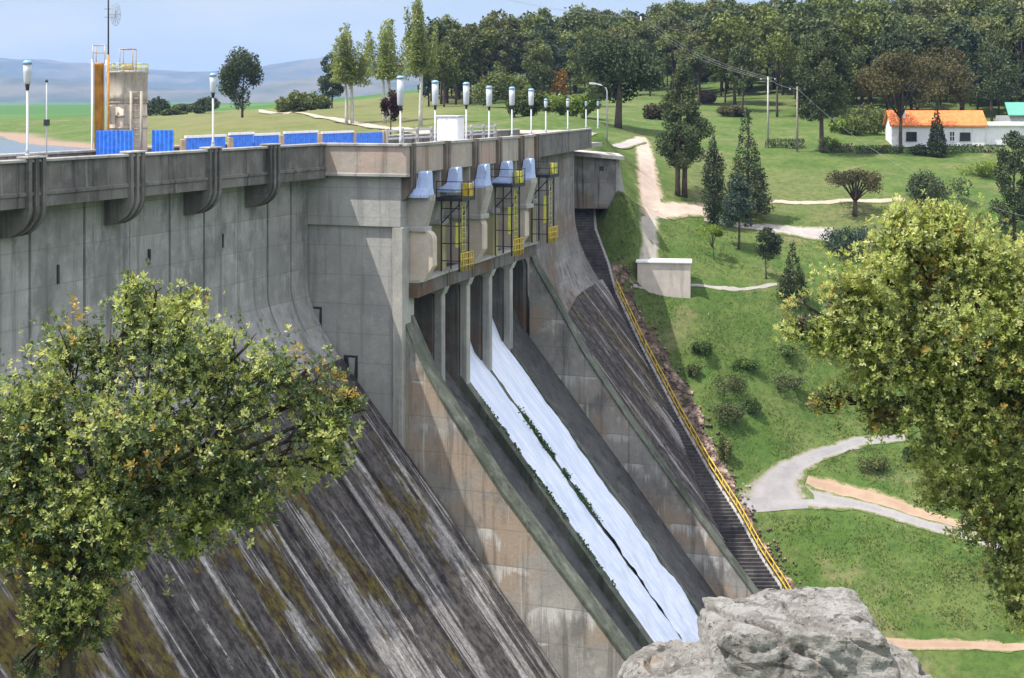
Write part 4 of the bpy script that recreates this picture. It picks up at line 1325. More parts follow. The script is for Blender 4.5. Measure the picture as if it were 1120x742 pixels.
# mast with antenna
mp_ = P(118.5, HY, SY - 1.2); mp_.z = -3.6
t = thing('antenna_mast', 'thin orange based mast with a round grid antenna rising beside the silo', 'mast', mp_)
SYm = SY - 1.2
def mz(py): return (HY - py) / F * SYm + 3.6
mb = MB(); mb.tube([(0, 0, 0), (0, 0, mz(60))], 0.06, 8); mb.build('mast_base', M['orange_pipe'], t)
mb = MB(); mb.tube([(0, 0, mz(60)), (0, 0, mz(-25))], 0.04, 8); mb.build('pole', M['steel_dark'], t)
mb = MB()
cx_, cz_ = 8 * SYm / F, mz(16)
for rx, rz_ in ((0.22, 0.56), (0.15, 0.38), (0.08, 0.2)):
    mb.tube([(cx_ + rx * math.cos(a), 0.1 * math.cos(a), cz_ + rz_ * math.sin(a)) for a in np.linspace(0, 2 * math.pi, 21)], 0.013, 5)
for a in np.linspace(0, math.pi, 7)[:-1]:
    mb.tube([(cx_ - 0.22 * math.cos(a), -0.1 * math.cos(a), cz_ - 0.56 * math.sin(a)), (cx_ + 0.22 * math.cos(a), 0.1 * math.cos(a), cz_ + 0.56 * math.sin(a))], 0.012, 5)
mb.tube([(0, 0, cz_), (cx_, 0, cz_)], 0.02, 5)
mb.build('dish', M['grey_paint'], t)
mb = MB()
for z in (mz(10), mz(19)): mb.tube([(-0.2, 0, z), (0.2, 0, z)], 0.012, 5)
mb.build('aerial', M['steel_dark'], t)

# blue site hoarding round the silo foot
bh = P(105, HY, SY - 2.5); bh.z = -3.6
t = thing('hoarding', 'tall bright blue corrugated hoarding round the foot of the silo', 'hoarding', bh)
SYb = SY - 2.5
for a, b, yo in ((105, 146, 0.0), (162, 186, 0.8)):
    x0, x1 = (a - 105) / F * SYb, (b - 105) / F * SYb
    n = int((x1 - x0) / 0.1)
    mb = MB()
    pr = [(x0 + (x1 - x0) * k / n, yo + 0.05 * (k % 2)) for k in range(n + 1)]
    zt = (HY - 143) / F * SYb + 3.6
    m = n + 1
    vs = [(x, y, 0) for x, y in pr] + [(x, y, zt) for x, y in pr] + [(x, y + 0.03, 0) for x, y in pr] + [(x, y + 0.03, zt) for x, y in pr]
    fs = []
    for k in range(n):
        fs += [(k, k + 1, m + k + 1, m + k), (2 * m + k + 1, 2 * m + k, 3 * m + k, 3 * m + k + 1), (m + k, m + k + 1, 3 * m + k + 1, 3 * m + k)]
    mb.add(vs, fs)
    mb.build('panel', M['blue'], t)

# ------------------------------------------------------------------ foliage
def leaf_quads(centers, size, cols, aspect=0.55, up=0.35, r=rng):
    """diamond leaves: random orientation, at given centres"""
    n = len(centers)
    d = r.normal(size=(n, 3)); d[:, 2] += up
    d /= np.linalg.norm(d, axis=1)[:, None]
    e = np.cross(d, r.normal(size=(n, 3)))
    e /= np.linalg.norm(e, axis=1)[:, None] + 1e-9
    s = size * r.uniform(0.65, 1.35, n)[:, None]
    a = centers - d * s * 0.5
    b = centers + e * s * aspect * 0.5
    c = centers + d * s * 0.5
    g = centers - e * s * aspect * 0.5
    V = np.stack([a, b, c, g], 1).reshape(-1, 3)
    Fc = np.arange(n * 4).reshape(n, 4)
    C = np.repeat(cols, 4, axis=0)
    return V, Fc, C
def blob_points(blobs, n, r=rng, shell=0.55):
    """points in a union of ellipsoids (x,y,z,rx,ry,rz), denser towards their skins"""
    blobs = np.array(blobs, float)
    vol = (blobs[:, 3] * blobs[:, 4] * blobs[:, 5]) ** 0.75
    pick = r.choice(len(blobs), n, p=vol / vol.sum())
    d = r.normal(size=(n, 3)); d /= np.linalg.norm(d, axis=1)[:, None]
    rad = (shell + (1 - shell) * r.random(n)) * np.where(r.random(n) < 0.25, r.random(n), 1.0)
    return blobs[pick, :3] + d * rad[:, None] * blobs[pick, 3:], pick
def tint(n, a, b, r=rng, spread=0.25):
    a, b = np.array(a), np.array(b)
    t = r.random(n)[:, None]
    return (a * (1 - t) + b * t) * (1 + spread * (r.random(n)[:, None] - 0.5))
PINE = ((0.062, 0.085, 0.034), (0.125, 0.155, 0.068))
DARK = ((0.042, 0.062, 0.033), (0.085, 0.112, 0.058))
OLIVE = ((0.075, 0.10, 0.03), (0.15, 0.18, 0.06))

def tree_meshes(kind, H, Wd, seed, pal=PINE, leaf=0.3, n=2500, trunk_frac=0.25, trunk_r=None, trunks=1, lean=0.0):
    r = np.random.default_rng(seed)
    R = Wd / 2
    tr = trunk_r or max(0.05, H * 0.018)
    c0 = H * trunk_frac
    ch = H - c0
    blobs = []
    mb = MB()
    offs = [(0, 0)] if trunks == 1 else [(-0.35, 0), (0.35, 0.2)][:trunks]
    top_f = 0.95 if kind in ('cone', 'column') else 0.75
    for ox, oy in offs:
        pts = [Vector((ox + lean * t * H + 0.04 * H * t * math.sin(3 * t + seed) * (0.5 if kind in ('cone', 'column') else 1), oy, H * t)) for t in np.linspace(-0.03, top_f, 7)]
        mb.tube(pts, tr, 7, r1=tr * 0.25)
    cxo = lean * H * 0.8
    if kind == 'round':
        k = 16
        for i in range(k):
            d = r.normal(size=3); d /= np.linalg.norm(d)
            q = r.uniform(0.45, 0.72)
            s = r.uniform(0.28, 0.45)
            blobs.append((cxo + d[0] * R * q, d[1] * R * q, c0 + ch * 0.5 + d[2] * ch * 0.5 * q, R * s, R * s, ch * 0.5 * s))
    elif kind in ('pine', 'spire'):
        k = 40
        for i in range(k):
            t = (i + r.random()) / k
            if kind == 'pine':
                prof = math.sin(math.pi * min(1, 0.24 + 0.70 * t)) ** 0.7
            else:
                prof = np.interp(t, [0, 0.12, 0.35, 0.6, 0.85, 1], [0.7, 1.0, 0.95, 0.66, 0.34, 0.1])
            a = r.uniform(0, 2 * math.pi)
            q = r.uniform(0.3, 0.78)
            s = r.uniform(0.24, 0.40) * (0.55 + 0.45 * prof)
            blobs.append((math.cos(a) * R * q * prof, math.sin(a) * R * q * prof, c0 + ch * (0.06 + t * 0.88), R * s, R * s, min(R * s * 0.8, ch * 0.13)))
            if i % 4 == 0:
                mb.tube([(0, 0, c0 + ch * t * 0.8), (math.cos(a) * R * q * prof, math.sin(a) * R * q * prof, c0 + ch * (0.06 + t * 0.88))], tr * 0.3, 5, r1=tr * 0.1)
    elif kind == 'umbrella':
        for i in range(14):
            a = r.uniform(0, 2 * math.pi); q = math.sqrt(r.random()) * 0.8
            s = r.uniform(0.25, 0.4)
            z = c0 + ch * (0.5 + 0.35 * (1 - q) + 0.2 * r.normal() * 0.5)
            blobs.append((cxo + math.cos(a) * R * q, math.sin(a) * R * q, z, R * s, R * s, ch * 0.24))
            mb.tube([(lean * c0, 0, c0 * 0.85), (cxo + math.cos(a) * R * q * 0.6, math.sin(a) * R * q * 0.6, z - ch * 0.15), (cxo + math.cos(a) * R * q, math.sin(a) * R * q, z)], tr * 0.4, 5, r1=tr * 0.12)
    elif kind == 'cone':
        rows = 13
        for i in range(rows):
            t = (i + 0.3) / rows
            rr = R * (1 - t) ** 0.85
            m = max(3, int(9 * (1 - t)) + 2)
            for j in range(m):
                a = 2 * math.pi * (j + r.random() * 0.7) / m
                s = max(0.12 * R, rr * r.uniform(0.3, 0.46))
                blobs.append((math.cos(a) * rr * 0.66, math.sin(a) * rr * 0.66, c0 + ch * t * 0.97, s, s, max(ch / rows * 0.75, 0.1)))
        blobs.append((0, 0, c0 + ch * 0.96, R * 0.07, R * 0.07, ch * 0.05))
    elif kind == 'column':
        rows = 12
        for i in range(rows):
            t = (i + 0.5) / rows
            rr = R * min(1, 2.2 * (1 - t) ** 0.8) * min(1, 0.65 + 2 * t)
            for j in range(4):
                a = 2 * math.pi * (j + r.random()) / 4
                blobs.append((math.cos(a) * rr * 0.5, math.sin(a) * rr * 0.5, c0 + ch * t * 0.96, rr * 0.52, rr * 0.52, ch / rows * 1.0))
    elif kind == 'poplar':
        stems = 9
        for i in range(stems):
            a = r.uniform(0, 2 * math.pi); q = math.sqrt(r.random())
            x, y = math.cos(a) * R * q * 0.8, math.sin(a) * R * q * 0.8
            zt = c0 + ch * (1.0 - 0.38 * q * r.uniform(0.5, 1.2))
            zb = c0 + ch * r.uniform(0.0, 0.2)
            mb.tube([(0, 0, zb * 0.95), (x * 0.7, y * 0.7, zb + (zt - zb) * 0.35), (x, y, zt)], tr * 0.4, 5, r1=0.015)
            for k in range(9):
                t = k / 8
                s = R * (0.40 - 0.26 * t)
                blobs.append((x * (0.6 + 0.4 * t), y * (0.6 + 0.4 * t), zb + (zt - zb) * (0.08 + 0.9 * t), s, s, (zt - zb) * 0.08))
    elif kind == 'shrub':
        for i in range(12):
            a = r.uniform(0, 2 * math.pi); q = math.sqrt(r.random()) * 0.75
            s = r.uniform(0.25, 0.5)
            blobs.append((math.cos(a) * R * q, math.sin(a) * R * q, H * r.uniform(0.25, 0.7) * (1 - 0.35 * q), R * s, R * s, H * 0.3))
    pts, pick = blob_points(blobs, n, r, 0.5)
    pts[:, 2] = np.maximum(pts[:, 2], 0.05)
    base = tint(len(blobs), pal[0], pal[1], r, 0.3)
    cols = base[pick] * (1 + 0.5 * (r.random((n, 1)) - 0.5))
    V, Fc, C = leaf_quads(pts, leaf, cols, 0.6, 0.5, r)
    return mb, np_mesh('crown', V, Fc, C)

def grow(name, label, cat, kind, px, ytop, ybase, wpx, pal=PINE, leaf=0.28, n=3500, trunk_frac=0.25, Y=None, group=None, mat='needle', bark='bark', **kw):
    if Y is None:
        b = on(px, ybase)
    else:
        b = P(px, ybase, Y); b.z = gz(b.x, b.y)
    H = (HY - ytop) / F * b.y - b.z
    Wd = wpx / F * b.y
    t = thing(name, label, cat, (b.x, b.y, b.z), 0, group)
    mb, cr = tree_meshes(kind, H, Wd, int(px * 3 + ybase), pal, leaf, n, trunk_frac, **kw)
    if kind != 'shrub':
        mb.build('trunk', M[bark], t)
    link('crown', cr, M[mat], t)
    return t

YG = ((0.12, 0.19, 0.03), (0.22, 0.30, 0.06))
BLUEG = ((0.055, 0.085, 0.062), (0.095, 0.13, 0.095))
BROWNG = ((0.055, 0.055, 0.028), (0.10, 0.09, 0.05))
# middle distance
grow('pine_tree', 'tall broad pine with two trunks beside the dirt road', 'tree', 'spire', 745, 66, 215, 76, DARK, 0.22, 17000, 0.2, trunks=2, trunk_r=0.3)
grow('cypress_tree', 'narrow dark cypress just to the right of the two trunk pine', 'tree', 'column', 780, 143, 247, 30, DARK, 0.2, 6000, 0.03)
grow('spruce_tree', 'dark green cone shaped conifer behind the grey green one', 'tree', 'cone', 817, 115, 238, 60, DARK, 0.22, 9000, 0.06)
grow('pine_tree', 'grey green conifer on a bare trunk in front of the cone shaped one', 'tree', 'spire', 808, 188, 273, 52, BLUEG, 0.2, 6000, 0.28)
grow('young_tree', 'small yellow green tree with a leaning trunk above the white block house', 'tree', 'umbrella', 781, 246, 284, 34, YG, 0.2, 900, 0.4, mat='leaf', lean=-0.12)
grow('round_tree', 'small round dark tree on a thin trunk by the gravel path', 'tree', 'round', 838, 248, 305, 40, DARK, 0.2, 3500, 0.36)
grow('spruce_tree', 'small dark cone shaped conifer beside the yellow green oak crown', 'tree', 'cone', 867, 264, 328, 42, DARK, 0.2, 4000, 0.03)
grow('umbrella_tree', 'wide umbrella shaped tree with a dark forked trunk on the lawn', 'tree', 'umbrella', 935, 184, 236, 68, BROWNG, 0.22, 3500, 0.35, trunk_r=0.28)
grow('bush', 'large dark evergreen bush on the lawn below the white house', 'bush', 'shrub', 1028, 176, 224, 84, DARK, 0.24, 6000)
grow('bush', 'dark grey green bush behind the top of the right hand oak', 'bush', 'shrub', 930, 238, 278, 66, BLUEG, 0.22, 4500)
grow('bush', 'bright green low bush on the lawn near the right edge', 'bush', 'shrub', 1075, 168, 192, 50, YG, 0.25, 1500, mat='leaf')
grow('conifer', 'dark conifer at the right edge above the oak', 'tree', 'pine', 1110, 138, 262, 60, DARK, 0.24, 9000, 0.05)
grow('pine_tree', 'very tall dark pine standing before the wood, left of the house', 'tree', 'pine', 899, 28, 167, 88, DARK, 0.3, 14000, 0.24, trunk_r=0.3)
grow('pine_tree', 'brownish spreading pine in front of the left part of the house', 'tree', 'umbrella', 985, 62, 167, 100, BROWNG, 0.28, 8000, 0.42, trunk_r=0.25)
grow('cypress_tree', 'dark slender conifer in front of the orange roof', 'tree', 'cone', 1025, 106, 172, 26, DARK, 0.22, 3500, 0.05)
grow('pine_tree', 'spreading pine behind the house roof with reddish branches', 'tree', 'pine', 1030, 50, 150, 80, BROWNG, 0.3, 7000, 0.3, Y=200)
grow('oak_tree', 'very broad dark round tree beyond the far end of the dam', 'tree', 'round', 676, 40, 140, 118, DARK, 0.36, 12000, 0.22, trunk_r=0.5)
grow('round_tree', 'dark green oval tree standing alone on the peninsula', 'tree', 'round', 265, 47, 122, 58, DARK, 0.4, 7000, 0.08, Y=235)
for i, (px, yt, w) in enumerate(((172, 103, 36), (205, 112, 34), (228, 104, 36), (322, 93, 44), (345, 98, 40), (190, 118, 30))):
    grow('bush', ('dark bushy tree right behind the silo', 'low dark bush on the far shore between silo and second lamp', 'round dark bush beside the second lamp post', 'green bush left of the poplars',
                  'green bush at the foot of the leftmost poplar', 'small bush low on the far shore behind the blue hoarding')[i], 'bush', 'shrub', px, yt, 134, w, OLIVE if i > 2 else DARK, 0.5, 2500, Y=(300, 310, 290, 260, 262, 295)[i], group='bushes on the far shore')
for i, (px, yt, yb, w) in enumerate(((382, 26, 132, 70), (424, 13, 133, 66), (460, -10, 140, 56))):
    grow('poplar_tree', ('leftmost of the three fresh green poplars, with two white trunks', 'middle one of three fresh green poplars, bushy with a white trunk', 'tallest slender poplar with the thick white trunk')[i], 'tree', 'poplar',
         px, yt, yb, w, ((0.15, 0.20, 0.055), (0.26, 0.31, 0.11)), 0.3, 8000, 0.36, mat='leaf', bark='bark_white', group='fresh green poplars', trunks=(2, 2, 1)[i], trunk_r=0.26, Y=(195, 190, 175)[i])
grow('plum_tree', 'small dark purple leaved tree behind the largest lamp post', 'tree', 'round', 427, 97, 134, 28, ((0.03, 0.012, 0.016), (0.06, 0.025, 0.03)), 0.25, 3000, 0.2, Y=165)
grow('pine_tree', 'dark pine just left of the leftmost poplar', 'tree', 'pine', 363, 56, 118, 36, DARK, 0.4, 4000, 0.15, Y=270)
grow('bush', 'olive yellow round bush behind the white cabinet', 'bush', 'shrub', 547, 68, 118, 70, OLIVE, 0.4, 5000, Y=230)
grow('bush', 'orange brown shrub in front of the wood', 'bush', 'shrub', 612, 66, 105, 24, ((0.20, 0.12, 0.04), (0.28, 0.17, 0.05)), 0.4, 1500, Y=240)
grow('bush', 'yellow green shrub right of the last spillway lamps', 'bush', 'shrub', 607, 94, 128, 34, YG, 0.35, 2000, Y=190, mat='leaf')
grow('bush', 'green shrub beside the tall pine, left of the white house', 'bush', 'shrub', 950, 110, 160, 66, OLIVE, 0.3, 4500, Y=190)
grow('bush', 'small bright green clipped bush at the foot of the tall pine', 'bush', 'round', 908, 148, 166, 26, YG, 0.2, 1200, 0.05, mat='leaf')
grow('bush', 'dark low bush at the foot of the spreading pine by the house', 'bush', 'shrub', 1008, 156, 170, 30, DARK, 0.2, 1500)
# hedges by the house
for px0, px1, yt, yb, lab in ((838, 880, 151.5, 162, 'short clipped dark hedge at the left of the lawn edge'), (896, 932, 157, 167, 'clipped dark hedge right behind the bright clipped bush'), (936, 988, 159, 168, 'clipped dark hedge left of the house front'), (1036, 1100, 158, 168, 'clipped dark hedge along the white wall of the house')):
    a, b = on(px0, yb), on(px1, yb)
    L = (b - a).length
    H = (yb - yt) / F * a.y
    t = thing('hedge', lab, 'hedge', ((a.x + b.x) / 2, (a.y + b.y) / 2, min(a.z, b.z)), math.atan2(b.y - a.y, b.x - a.x), 'clipped hedges')
    n = int(L * 160)
    pts = np.stack([rng.uniform(-L / 2, L / 2, n), rng.uniform(-0.45, 0.45, n), rng.uniform(0, H, n) ** 0.9], 1)
    V, Fc, C = leaf_quads(pts, 0.22, tint(n, *DARK))
    link('foliage', np_mesh('foliage', V, Fc, C), M['needle'], t)
# shrubs on the slope
for i, (px, yb, h, w) in enumerate(((766, 388, 22, 30), (800, 432, 30, 46), (815, 405, 18, 34), (797, 462, 34, 40), (825, 452, 18, 26), (862, 424, 18, 40), (895, 385, 14, 44), (792, 506, 38, 20), (860, 388, 12, 34), (760, 410, 14, 20), (1000, 505, 18, 30), (955, 515, 20, 40))):
    lab = ('dark green shrub on the slope below the white block house', 'large brownish shrub midway down the grassy slope', 'low green shrub just above the large brownish one', 'tall dark shrub below the large brownish one',
           'small green shrub right of the tall dark slope shrub', 'low wide shrub under the left edge of the right oak', 'flat grey shrub by the tip of the right oak', 'dark upright shrub beside the rubble strip near the road',
           'low flat shrub on the slope left of the right oak', 'small shrub at the upper edge of the rubble strip', 'green shrub inside the bend of the road, partly behind the oak', 'low shrub in the grass inside the bend of the road')[i]
    grow('shrub', lab, 'shrub', 'shrub', px, yb - h, yb, w, (((0.05, 0.095, 0.028), (0.10, 0.15, 0.05)), ((0.075, 0.095, 0.04), (0.13, 0.15, 0.07)))[i % 2], 0.15, 1800, group='shrubs on the grassy slope')

for i, (nm, kind, px, yt, yb, w, pal, lab) in enumerate((
    ('bush', 'shrub', 575, 88, 124, 40, OLIVE, 'broad olive bush behind the fifth and sixth spillway lamps'),
    ('bush', 'shrub', 640, 96, 128, 36, YG, 'fresh green bush to the left of the curved street lamp'),
    ('pine_tree', 'pine', 590, 48, 118, 44, PINE, 'mid green pine in front of the wood, above the olive bush'),
    ('pine_tree', 'pine', 640, 36, 112, 48, PINE, 'mid green pine just left of the very broad dark round tree'),
    ('bush', 'shrub', 720, 108, 128, 40, BROWNG, 'brownish bush under the right side of the very broad dark round tree'),
    ('bush', 'shrub', 770, 98, 118, 30, ((0.12, 0.09, 0.05), (0.19, 0.14, 0.08)), 'reddish brown bush at the wood edge right of the two trunk pine'),
    ('pine_tree', 'umbrella', 765, 52, 122, 48, PINE, 'umbrella shaped pine at the wood edge above the cypress'),
    ('pine_tree', 'pine', 812, 46, 128, 46, PINE, 'mid green pine at the wood edge above the cone shaped conifer'),
    ('pine_tree', 'umbrella', 850, 40, 132, 56, OLIVE, 'olive green umbrella pine between the pale pole and the tall pine'),
    ('bush', 'shrub', 800, 112, 130, 36, BROWNG, 'low brown bush on the open ground below the wood edge'),
    ('bush', 'shrub', 925, 126, 156, 40, YG, 'fresh green bush between the tall pine and the spreading pine'),
    ('pine_tree', 'pine', 1085, 44, 142, 76, DARK, 'large dark pine behind the white annex of the house'),
    ('pine_tree', 'pine', 950, 36, 140, 60, PINE, 'bushy pine behind the brownish spreading pine'))):
    grow(nm, lab, 'tree' if 'tree' in nm else 'bush', kind, px, yt, yb, w, pal, 0.34, 4200, 0.3 if kind != 'umbrella' else 0.45, Y=(185, 190, 240, 235, 205, 245, 240, 225, 215, 215, 190, 205, 215)[i])

# wood on the far hill: pines in many sizes from a few built ones
protos = []
for k in range(10):
    H = 12.0
    kind = ('pine', 'pine', 'round', 'pine', 'umbrella', 'pine', 'round', 'spire', 'umbrella', 'pine')[k]
    pal = (PINE, PINE, OLIVE, OLIVE, PINE, ((0.045, 0.07, 0.04), (0.085, 0.115, 0.065)), DARK, DARK, OLIVE, ((0.085, 0.10, 0.045), (0.14, 0.15, 0.07)))[k]
    mb, cr = tree_meshes(kind, H, (7.5, 7, 8, 7.5, 8.5, 6.2, 7.2, 5.5, 8, 6.5)[k], 100 + k, pal, 0.46, 3200, (0.28, 0.3, 0.24, 0.33, 0.42, 0.22, 0.3, 0.15, 0.5, 0.4)[k], trunk_r=0.2)
    protos.append((mb, cr))
placed = []
built = {}
FL = 'tall dark green pine among many in the dense wood on the far hill'
tries = 0
fr = random.Random(5)
spots = []
while len(placed) < 620 and tries < 30000:
    tries += 1
    px = fr.uniform(468, 1180)
    Y = 205 + 205 * fr.random() ** 1.15
    front = np.interp(px, [468, 540, 600, 700, 720, 860, 880, 1180], [262, 262, 280, 285, 268, 262, 222, 218])
    front += 26 * mnoise.noise((px * 0.021, 3.3, 0)) + (0 if fr.random() > 0.08 else -26)
    if Y < max(front, 203 if px > 880 else 236): continue
    if mnoise.noise((px * 0.02, Y * 0.03, 8)) < -0.28: continue
    x = (px - CX) / F * Y
    if any((x - a) ** 2 + (Y - b) ** 2 < 14.5 for a, b in placed): continue
    z = gz(x, Y)
    if z < -3.6: continue
    placed.append((x, Y))
    spots.append((Y, x, z))
spots.sort()
WV, WF, WC, WO = [], [], [], 0
for n_, (Y, x, z) in enumerate(spots):
    k = fr.randrange(10)
    s = fr.choice((0.62, 0.8, 0.9, 1.0, 1.05, 1.15, 1.3)) * fr.uniform(0.93, 1.07)
    sx_, sy_ = s * fr.uniform(0.95, 1.25), s * fr.uniform(0.95, 1.25)
    a = fr.uniform(0, 6.28)
    if n_ < 285:
        if k not in built:
            root = thing('pine_tree', FL, 'tree', (x, Y, z), 0, 'pines of the far wood')
            protos[k][0].build('trunk', M['bark'], root)
            link('crown', protos[k][1], M['needle'], root)
            built[k] = root
        else:
            root = copy_tree(built[k])
            root.location = (x, Y, z)
        root.scale = (sx_, sy_, s)
        root.rotation_euler = (0, 0, a)
    else:
        me = protos[k][1]
        co = np.empty(len(me.vertices) * 3, np.float32); me.vertices.foreach_get('co', co)
        co = co.reshape(-1, 3)
        tc_ = np.empty(len(me.vertices) * 4, np.float32); me.color_attributes['tint'].data.foreach_get('color', tc_)
        q = np.stack([(co[:, 0] * math.cos(a) - co[:, 1] * math.sin(a)) * sx_ + x, (co[:, 0] * math.sin(a) + co[:, 1] * math.cos(a)) * sy_ + Y, co[:, 2] * s + z], 1)
        WV.append(q); WC.append(tc_.reshape(-1, 4)[:, :3])
WV = np.concatenate(WV); WC = np.concatenate(WC)
tag(link('woods', np_mesh('woods', WV, np.arange(len(WV)).reshape(-1, 4), WC), M['needle']), kind='stuff')

# ------------------------------------------------------------------ foreground oaks
def oak(name, label, Y, blobs, n_shoot, trunk_pts, limbs, seed, lf=0.033, yt=0.42, old=((0.058, 0.098, 0.045), (0.13, 0.18, 0.09))):
    r = np.random.default_rng(seed)
    base = P(*trunk_pts[0]); 
    base.z = gz(base.x, base.y) - 0.1
    t = thing(name, label, 'tree', base)
    mb = MB()
    tp = [Vector((0, 0, 0))] + [P(*q) - base for q in trunk_pts[1:]]
    mb.tube(subdiv_line(tp, 14), 0.12, 9, r1=0.07)
    mb.build('trunk', M['bark_grey'], t)
    B = []
    for px, py, rp, dy in blobs:
        c = P(px, py, Y + dy) - base
        R = rp / F * Y
        B.append((c.x, c.y, c.z, R, R * 1.15, R))
    mb = MB()
    top = tp[-1]
    for i, b in enumerate(B):
        c = Vector(b[:3])
        st = tp[-1] if i % 2 else tp[-2].lerp(tp[-1], 0.6)
        mid = st.lerp(c, 0.5) + Vector((r.normal() * 0.1, r.normal() * 0.1, 0.08))
        mb.tube([st, mid, c], 0.032, 6, r1=0.012)
        for k in range(7):
            d = Vector(r.normal(size=3)).normalized()
            e = c + d * b[3] * 0.9
            m2 = c.lerp(e, 0.5) + Vector(r.normal(size=3)) * 0.05
            mb.tube([mid.lerp(c, r.uniform(0.4, 1)), m2, e], 0.013, 5, r1=0.004)
    mb.build('limb', M['bark_grey'], t)
    # shoots
    P0, pick = blob_points(B, n_shoot, r, 0.35)
    # break the outline up: keep shoots where a 3-d noise is high
    keep = np.array([mnoise.noise((p[0] * 2.4, p[1] * 2.4, p[2] * 2.4)) + 0.5 * mnoise.noise((p[0] * 6, p[1] * 6, p[2] * 6)) > -0.22 for p in P0])
    P0 = P0[keep]; pick = pick[keep]
    # sprigs standing out of the outline
    out = r.random(len(P0)) < 0.22
    cen = np.array(B)[pick, :3]
    P0[out] += (P0[out] - cen[out]) * r.uniform(0.1, 0.6, (int(out.sum()), 1))
    ns = len(P0)
    kind = r.random(ns)
    # young growth comes in patches of neighbouring twigs
    patch = np.array([mnoise.noise((p[0] * 1.7 + 9, p[1] * 1.7, p[2] * 1.7)) for p in P0])
    young = (kind + patch * 0.6) < yt
    rust = (r.random(ns) < 0.006) | ((patch > 0.36) & (r.random(ns) < 0.3))
    base_c = np.where(young[:, None], tint(ns, (0.26, 0.34, 0.085), (0.54, 0.57, 0.24), r, 0.3), tint(ns, old[0], old[1], r, 0.3))
    base_c[rust] = tint(int(rust.sum()), (0.34, 0.25, 0.06), (0.44, 0.33, 0.10), r, 0.2)
    L = 11
    cen = np.array(B)[pick, :3]
    ax = P0 - cen
    ax /= np.linalg.norm(ax, axis=1)[:, None] + 1e-6
    ax = ax * 0.55 + r.normal(size=(ns, 3)) * 0.35 + np.array((-0.12, -0.05, 0.62))
    ax /= np.linalg.norm(ax, axis=1)[:, None]
    e1 = np.cross(ax, r.normal(size=(ns, 3))); e1 /= np.linalg.norm(e1, axis=1)[:, None] + 1e-9
    e2 = np.cross(ax, e1)
    Vs, Cs = [], []
    size = lf * r.uniform(0.5, 1.45, ns)[:, None]
    for j in range(L):
        an = j * 2.4 + r.uniform(-0.9, 0.9, ns)[:, None]
        el = np.radians(8 + 62 * j / L) + r.uniform(-0.5, 0.5, ns)[:, None]
        d = np.cos(el) * (np.cos(an) * e1 + np.sin(an) * e2) + np.sin(el) * ax
        w = np.cross(d, ax) + r.normal(size=(ns, 3)) * 0.25
        w /= np.linalg.norm(w, axis=1)[:, None] + 1e-9
        ls = size * r.uniform(0.7, 1.25, ns)[:, None]
        base_ = P0 + ax * (j * 0.35 / L - 0.25) * size * 2.2 + d * ls * 0.15
        Vs.append(np.stack([base_, base_ + d * ls * 0.5 + w * ls * 0.24, base_ + d * ls, base_ + d * ls * 0.5 - w * ls * 0.24], 1))
        Cs.append(np.repeat((base_c * (1 + 0.35 * (r.random((ns, 1)) - 0.5)))[:, None], 4, 1))
    V = np.concatenate(Vs).reshape(-1, 3); Cc = np.concatenate(Cs).reshape(-1, 3)
    Fc = np.arange(len(V)).reshape(-1, 4)
    link('crown', np_mesh('crown', V, Fc, Cc), M['leaf'], t)

oak('oak_tree', 'yellow green holm oak in front of the near dam wall', 13.0,
    [(165, 345, 42, 0), (120, 375, 48, 0.2), (75, 395, 50, 0), (55, 470, 70, 0.1), (205, 390, 55, -0.1), (255, 395, 45, 0.2), (305, 405, 40, 0), (345, 425, 40, 0.1), (355, 465, 38, 0), (150, 460, 75, -0.2), (250, 470, 70, 0),
     (325, 500, 40, 0.2), (100, 550, 75, -0.1), (195, 545, 65, 0), (20, 565, 60, 0.2), (265, 545, 48, 0), (50, 625, 45, 0), (100, 630, 40, 0.2), (15, 520, 60, 0), (-40, 480, 80, 0.2), (-45, 560, 80, 0), (365, 500, 22, 0), (205, 330, 24, 0.1), (30, 440, 38, 0), (385, 440, 16, 0.1), (60, 690, 22, 0), (35, 735, 18, -0.1), (150, 320, 26, 0), (95, 660, 26, 0.1), (75, 600, 55, -0.2), (55, 660, 34, -0.2), (130, 600, 36, -0.1), (210, 585, 30, 0), (85, 640, 40, -0.25), (60, 695, 28, -0.25), (105, 690, 22, -0.2)],
    27000, [(72, 742, 13), (70, 725, 13.0), (88, 665, 12.95), (105, 615, 13.0), (120, 560, 13.1)], None, 3)
oak('oak_tree', 'yellow green holm oak overhanging from the right edge', 16.0,
    [(990, 262, 38, 0), (1020, 255, 36, 0.1), (1060, 275, 46, 0), (1105, 300, 52, 0.1), (1140, 350, 80, 0), (960, 300, 44, -0.1), (915, 325, 36, 0), (880, 345, 26, 0.1), (868, 358, 18, 0), (1000, 330, 55, 0.2), (940, 355, 38, 0),
     (1050, 360, 65, -0.1), (1000, 400, 50, 0.1), (955, 415, 34, 0), (915, 438, 22, 0.1), (960, 452, 26, 0), (1100, 420, 70, 0), (1045, 440, 55, 0.1), (1140, 480, 80, 0), (1028, 498, 34, 0), (1085, 510, 48, 0.2), (1060, 558, 36, 0), (1018, 540, 20, 0), (1108, 570, 46, 0.1), (1102, 622, 28, 0), (1130, 660, 40, 0), (1160, 600, 60, 0), (905, 372, 26, 0), (945, 388, 36, 0.1), (985, 372, 48, -0.1), (985, 440, 36, 0), (930, 335, 36, 0), (895, 440, 14, 0), (1035, 240, 24, 0), (985, 240, 20, 0.1)],
    42000, [(1225, 760, 16), (1215, 720, 16), (1190, 600, 16), (1160, 500, 16), (1110, 430, 16.1)], None, 8, 0.038, 0.78, ((0.085, 0.125, 0.055), (0.18, 0.22, 0.10)))

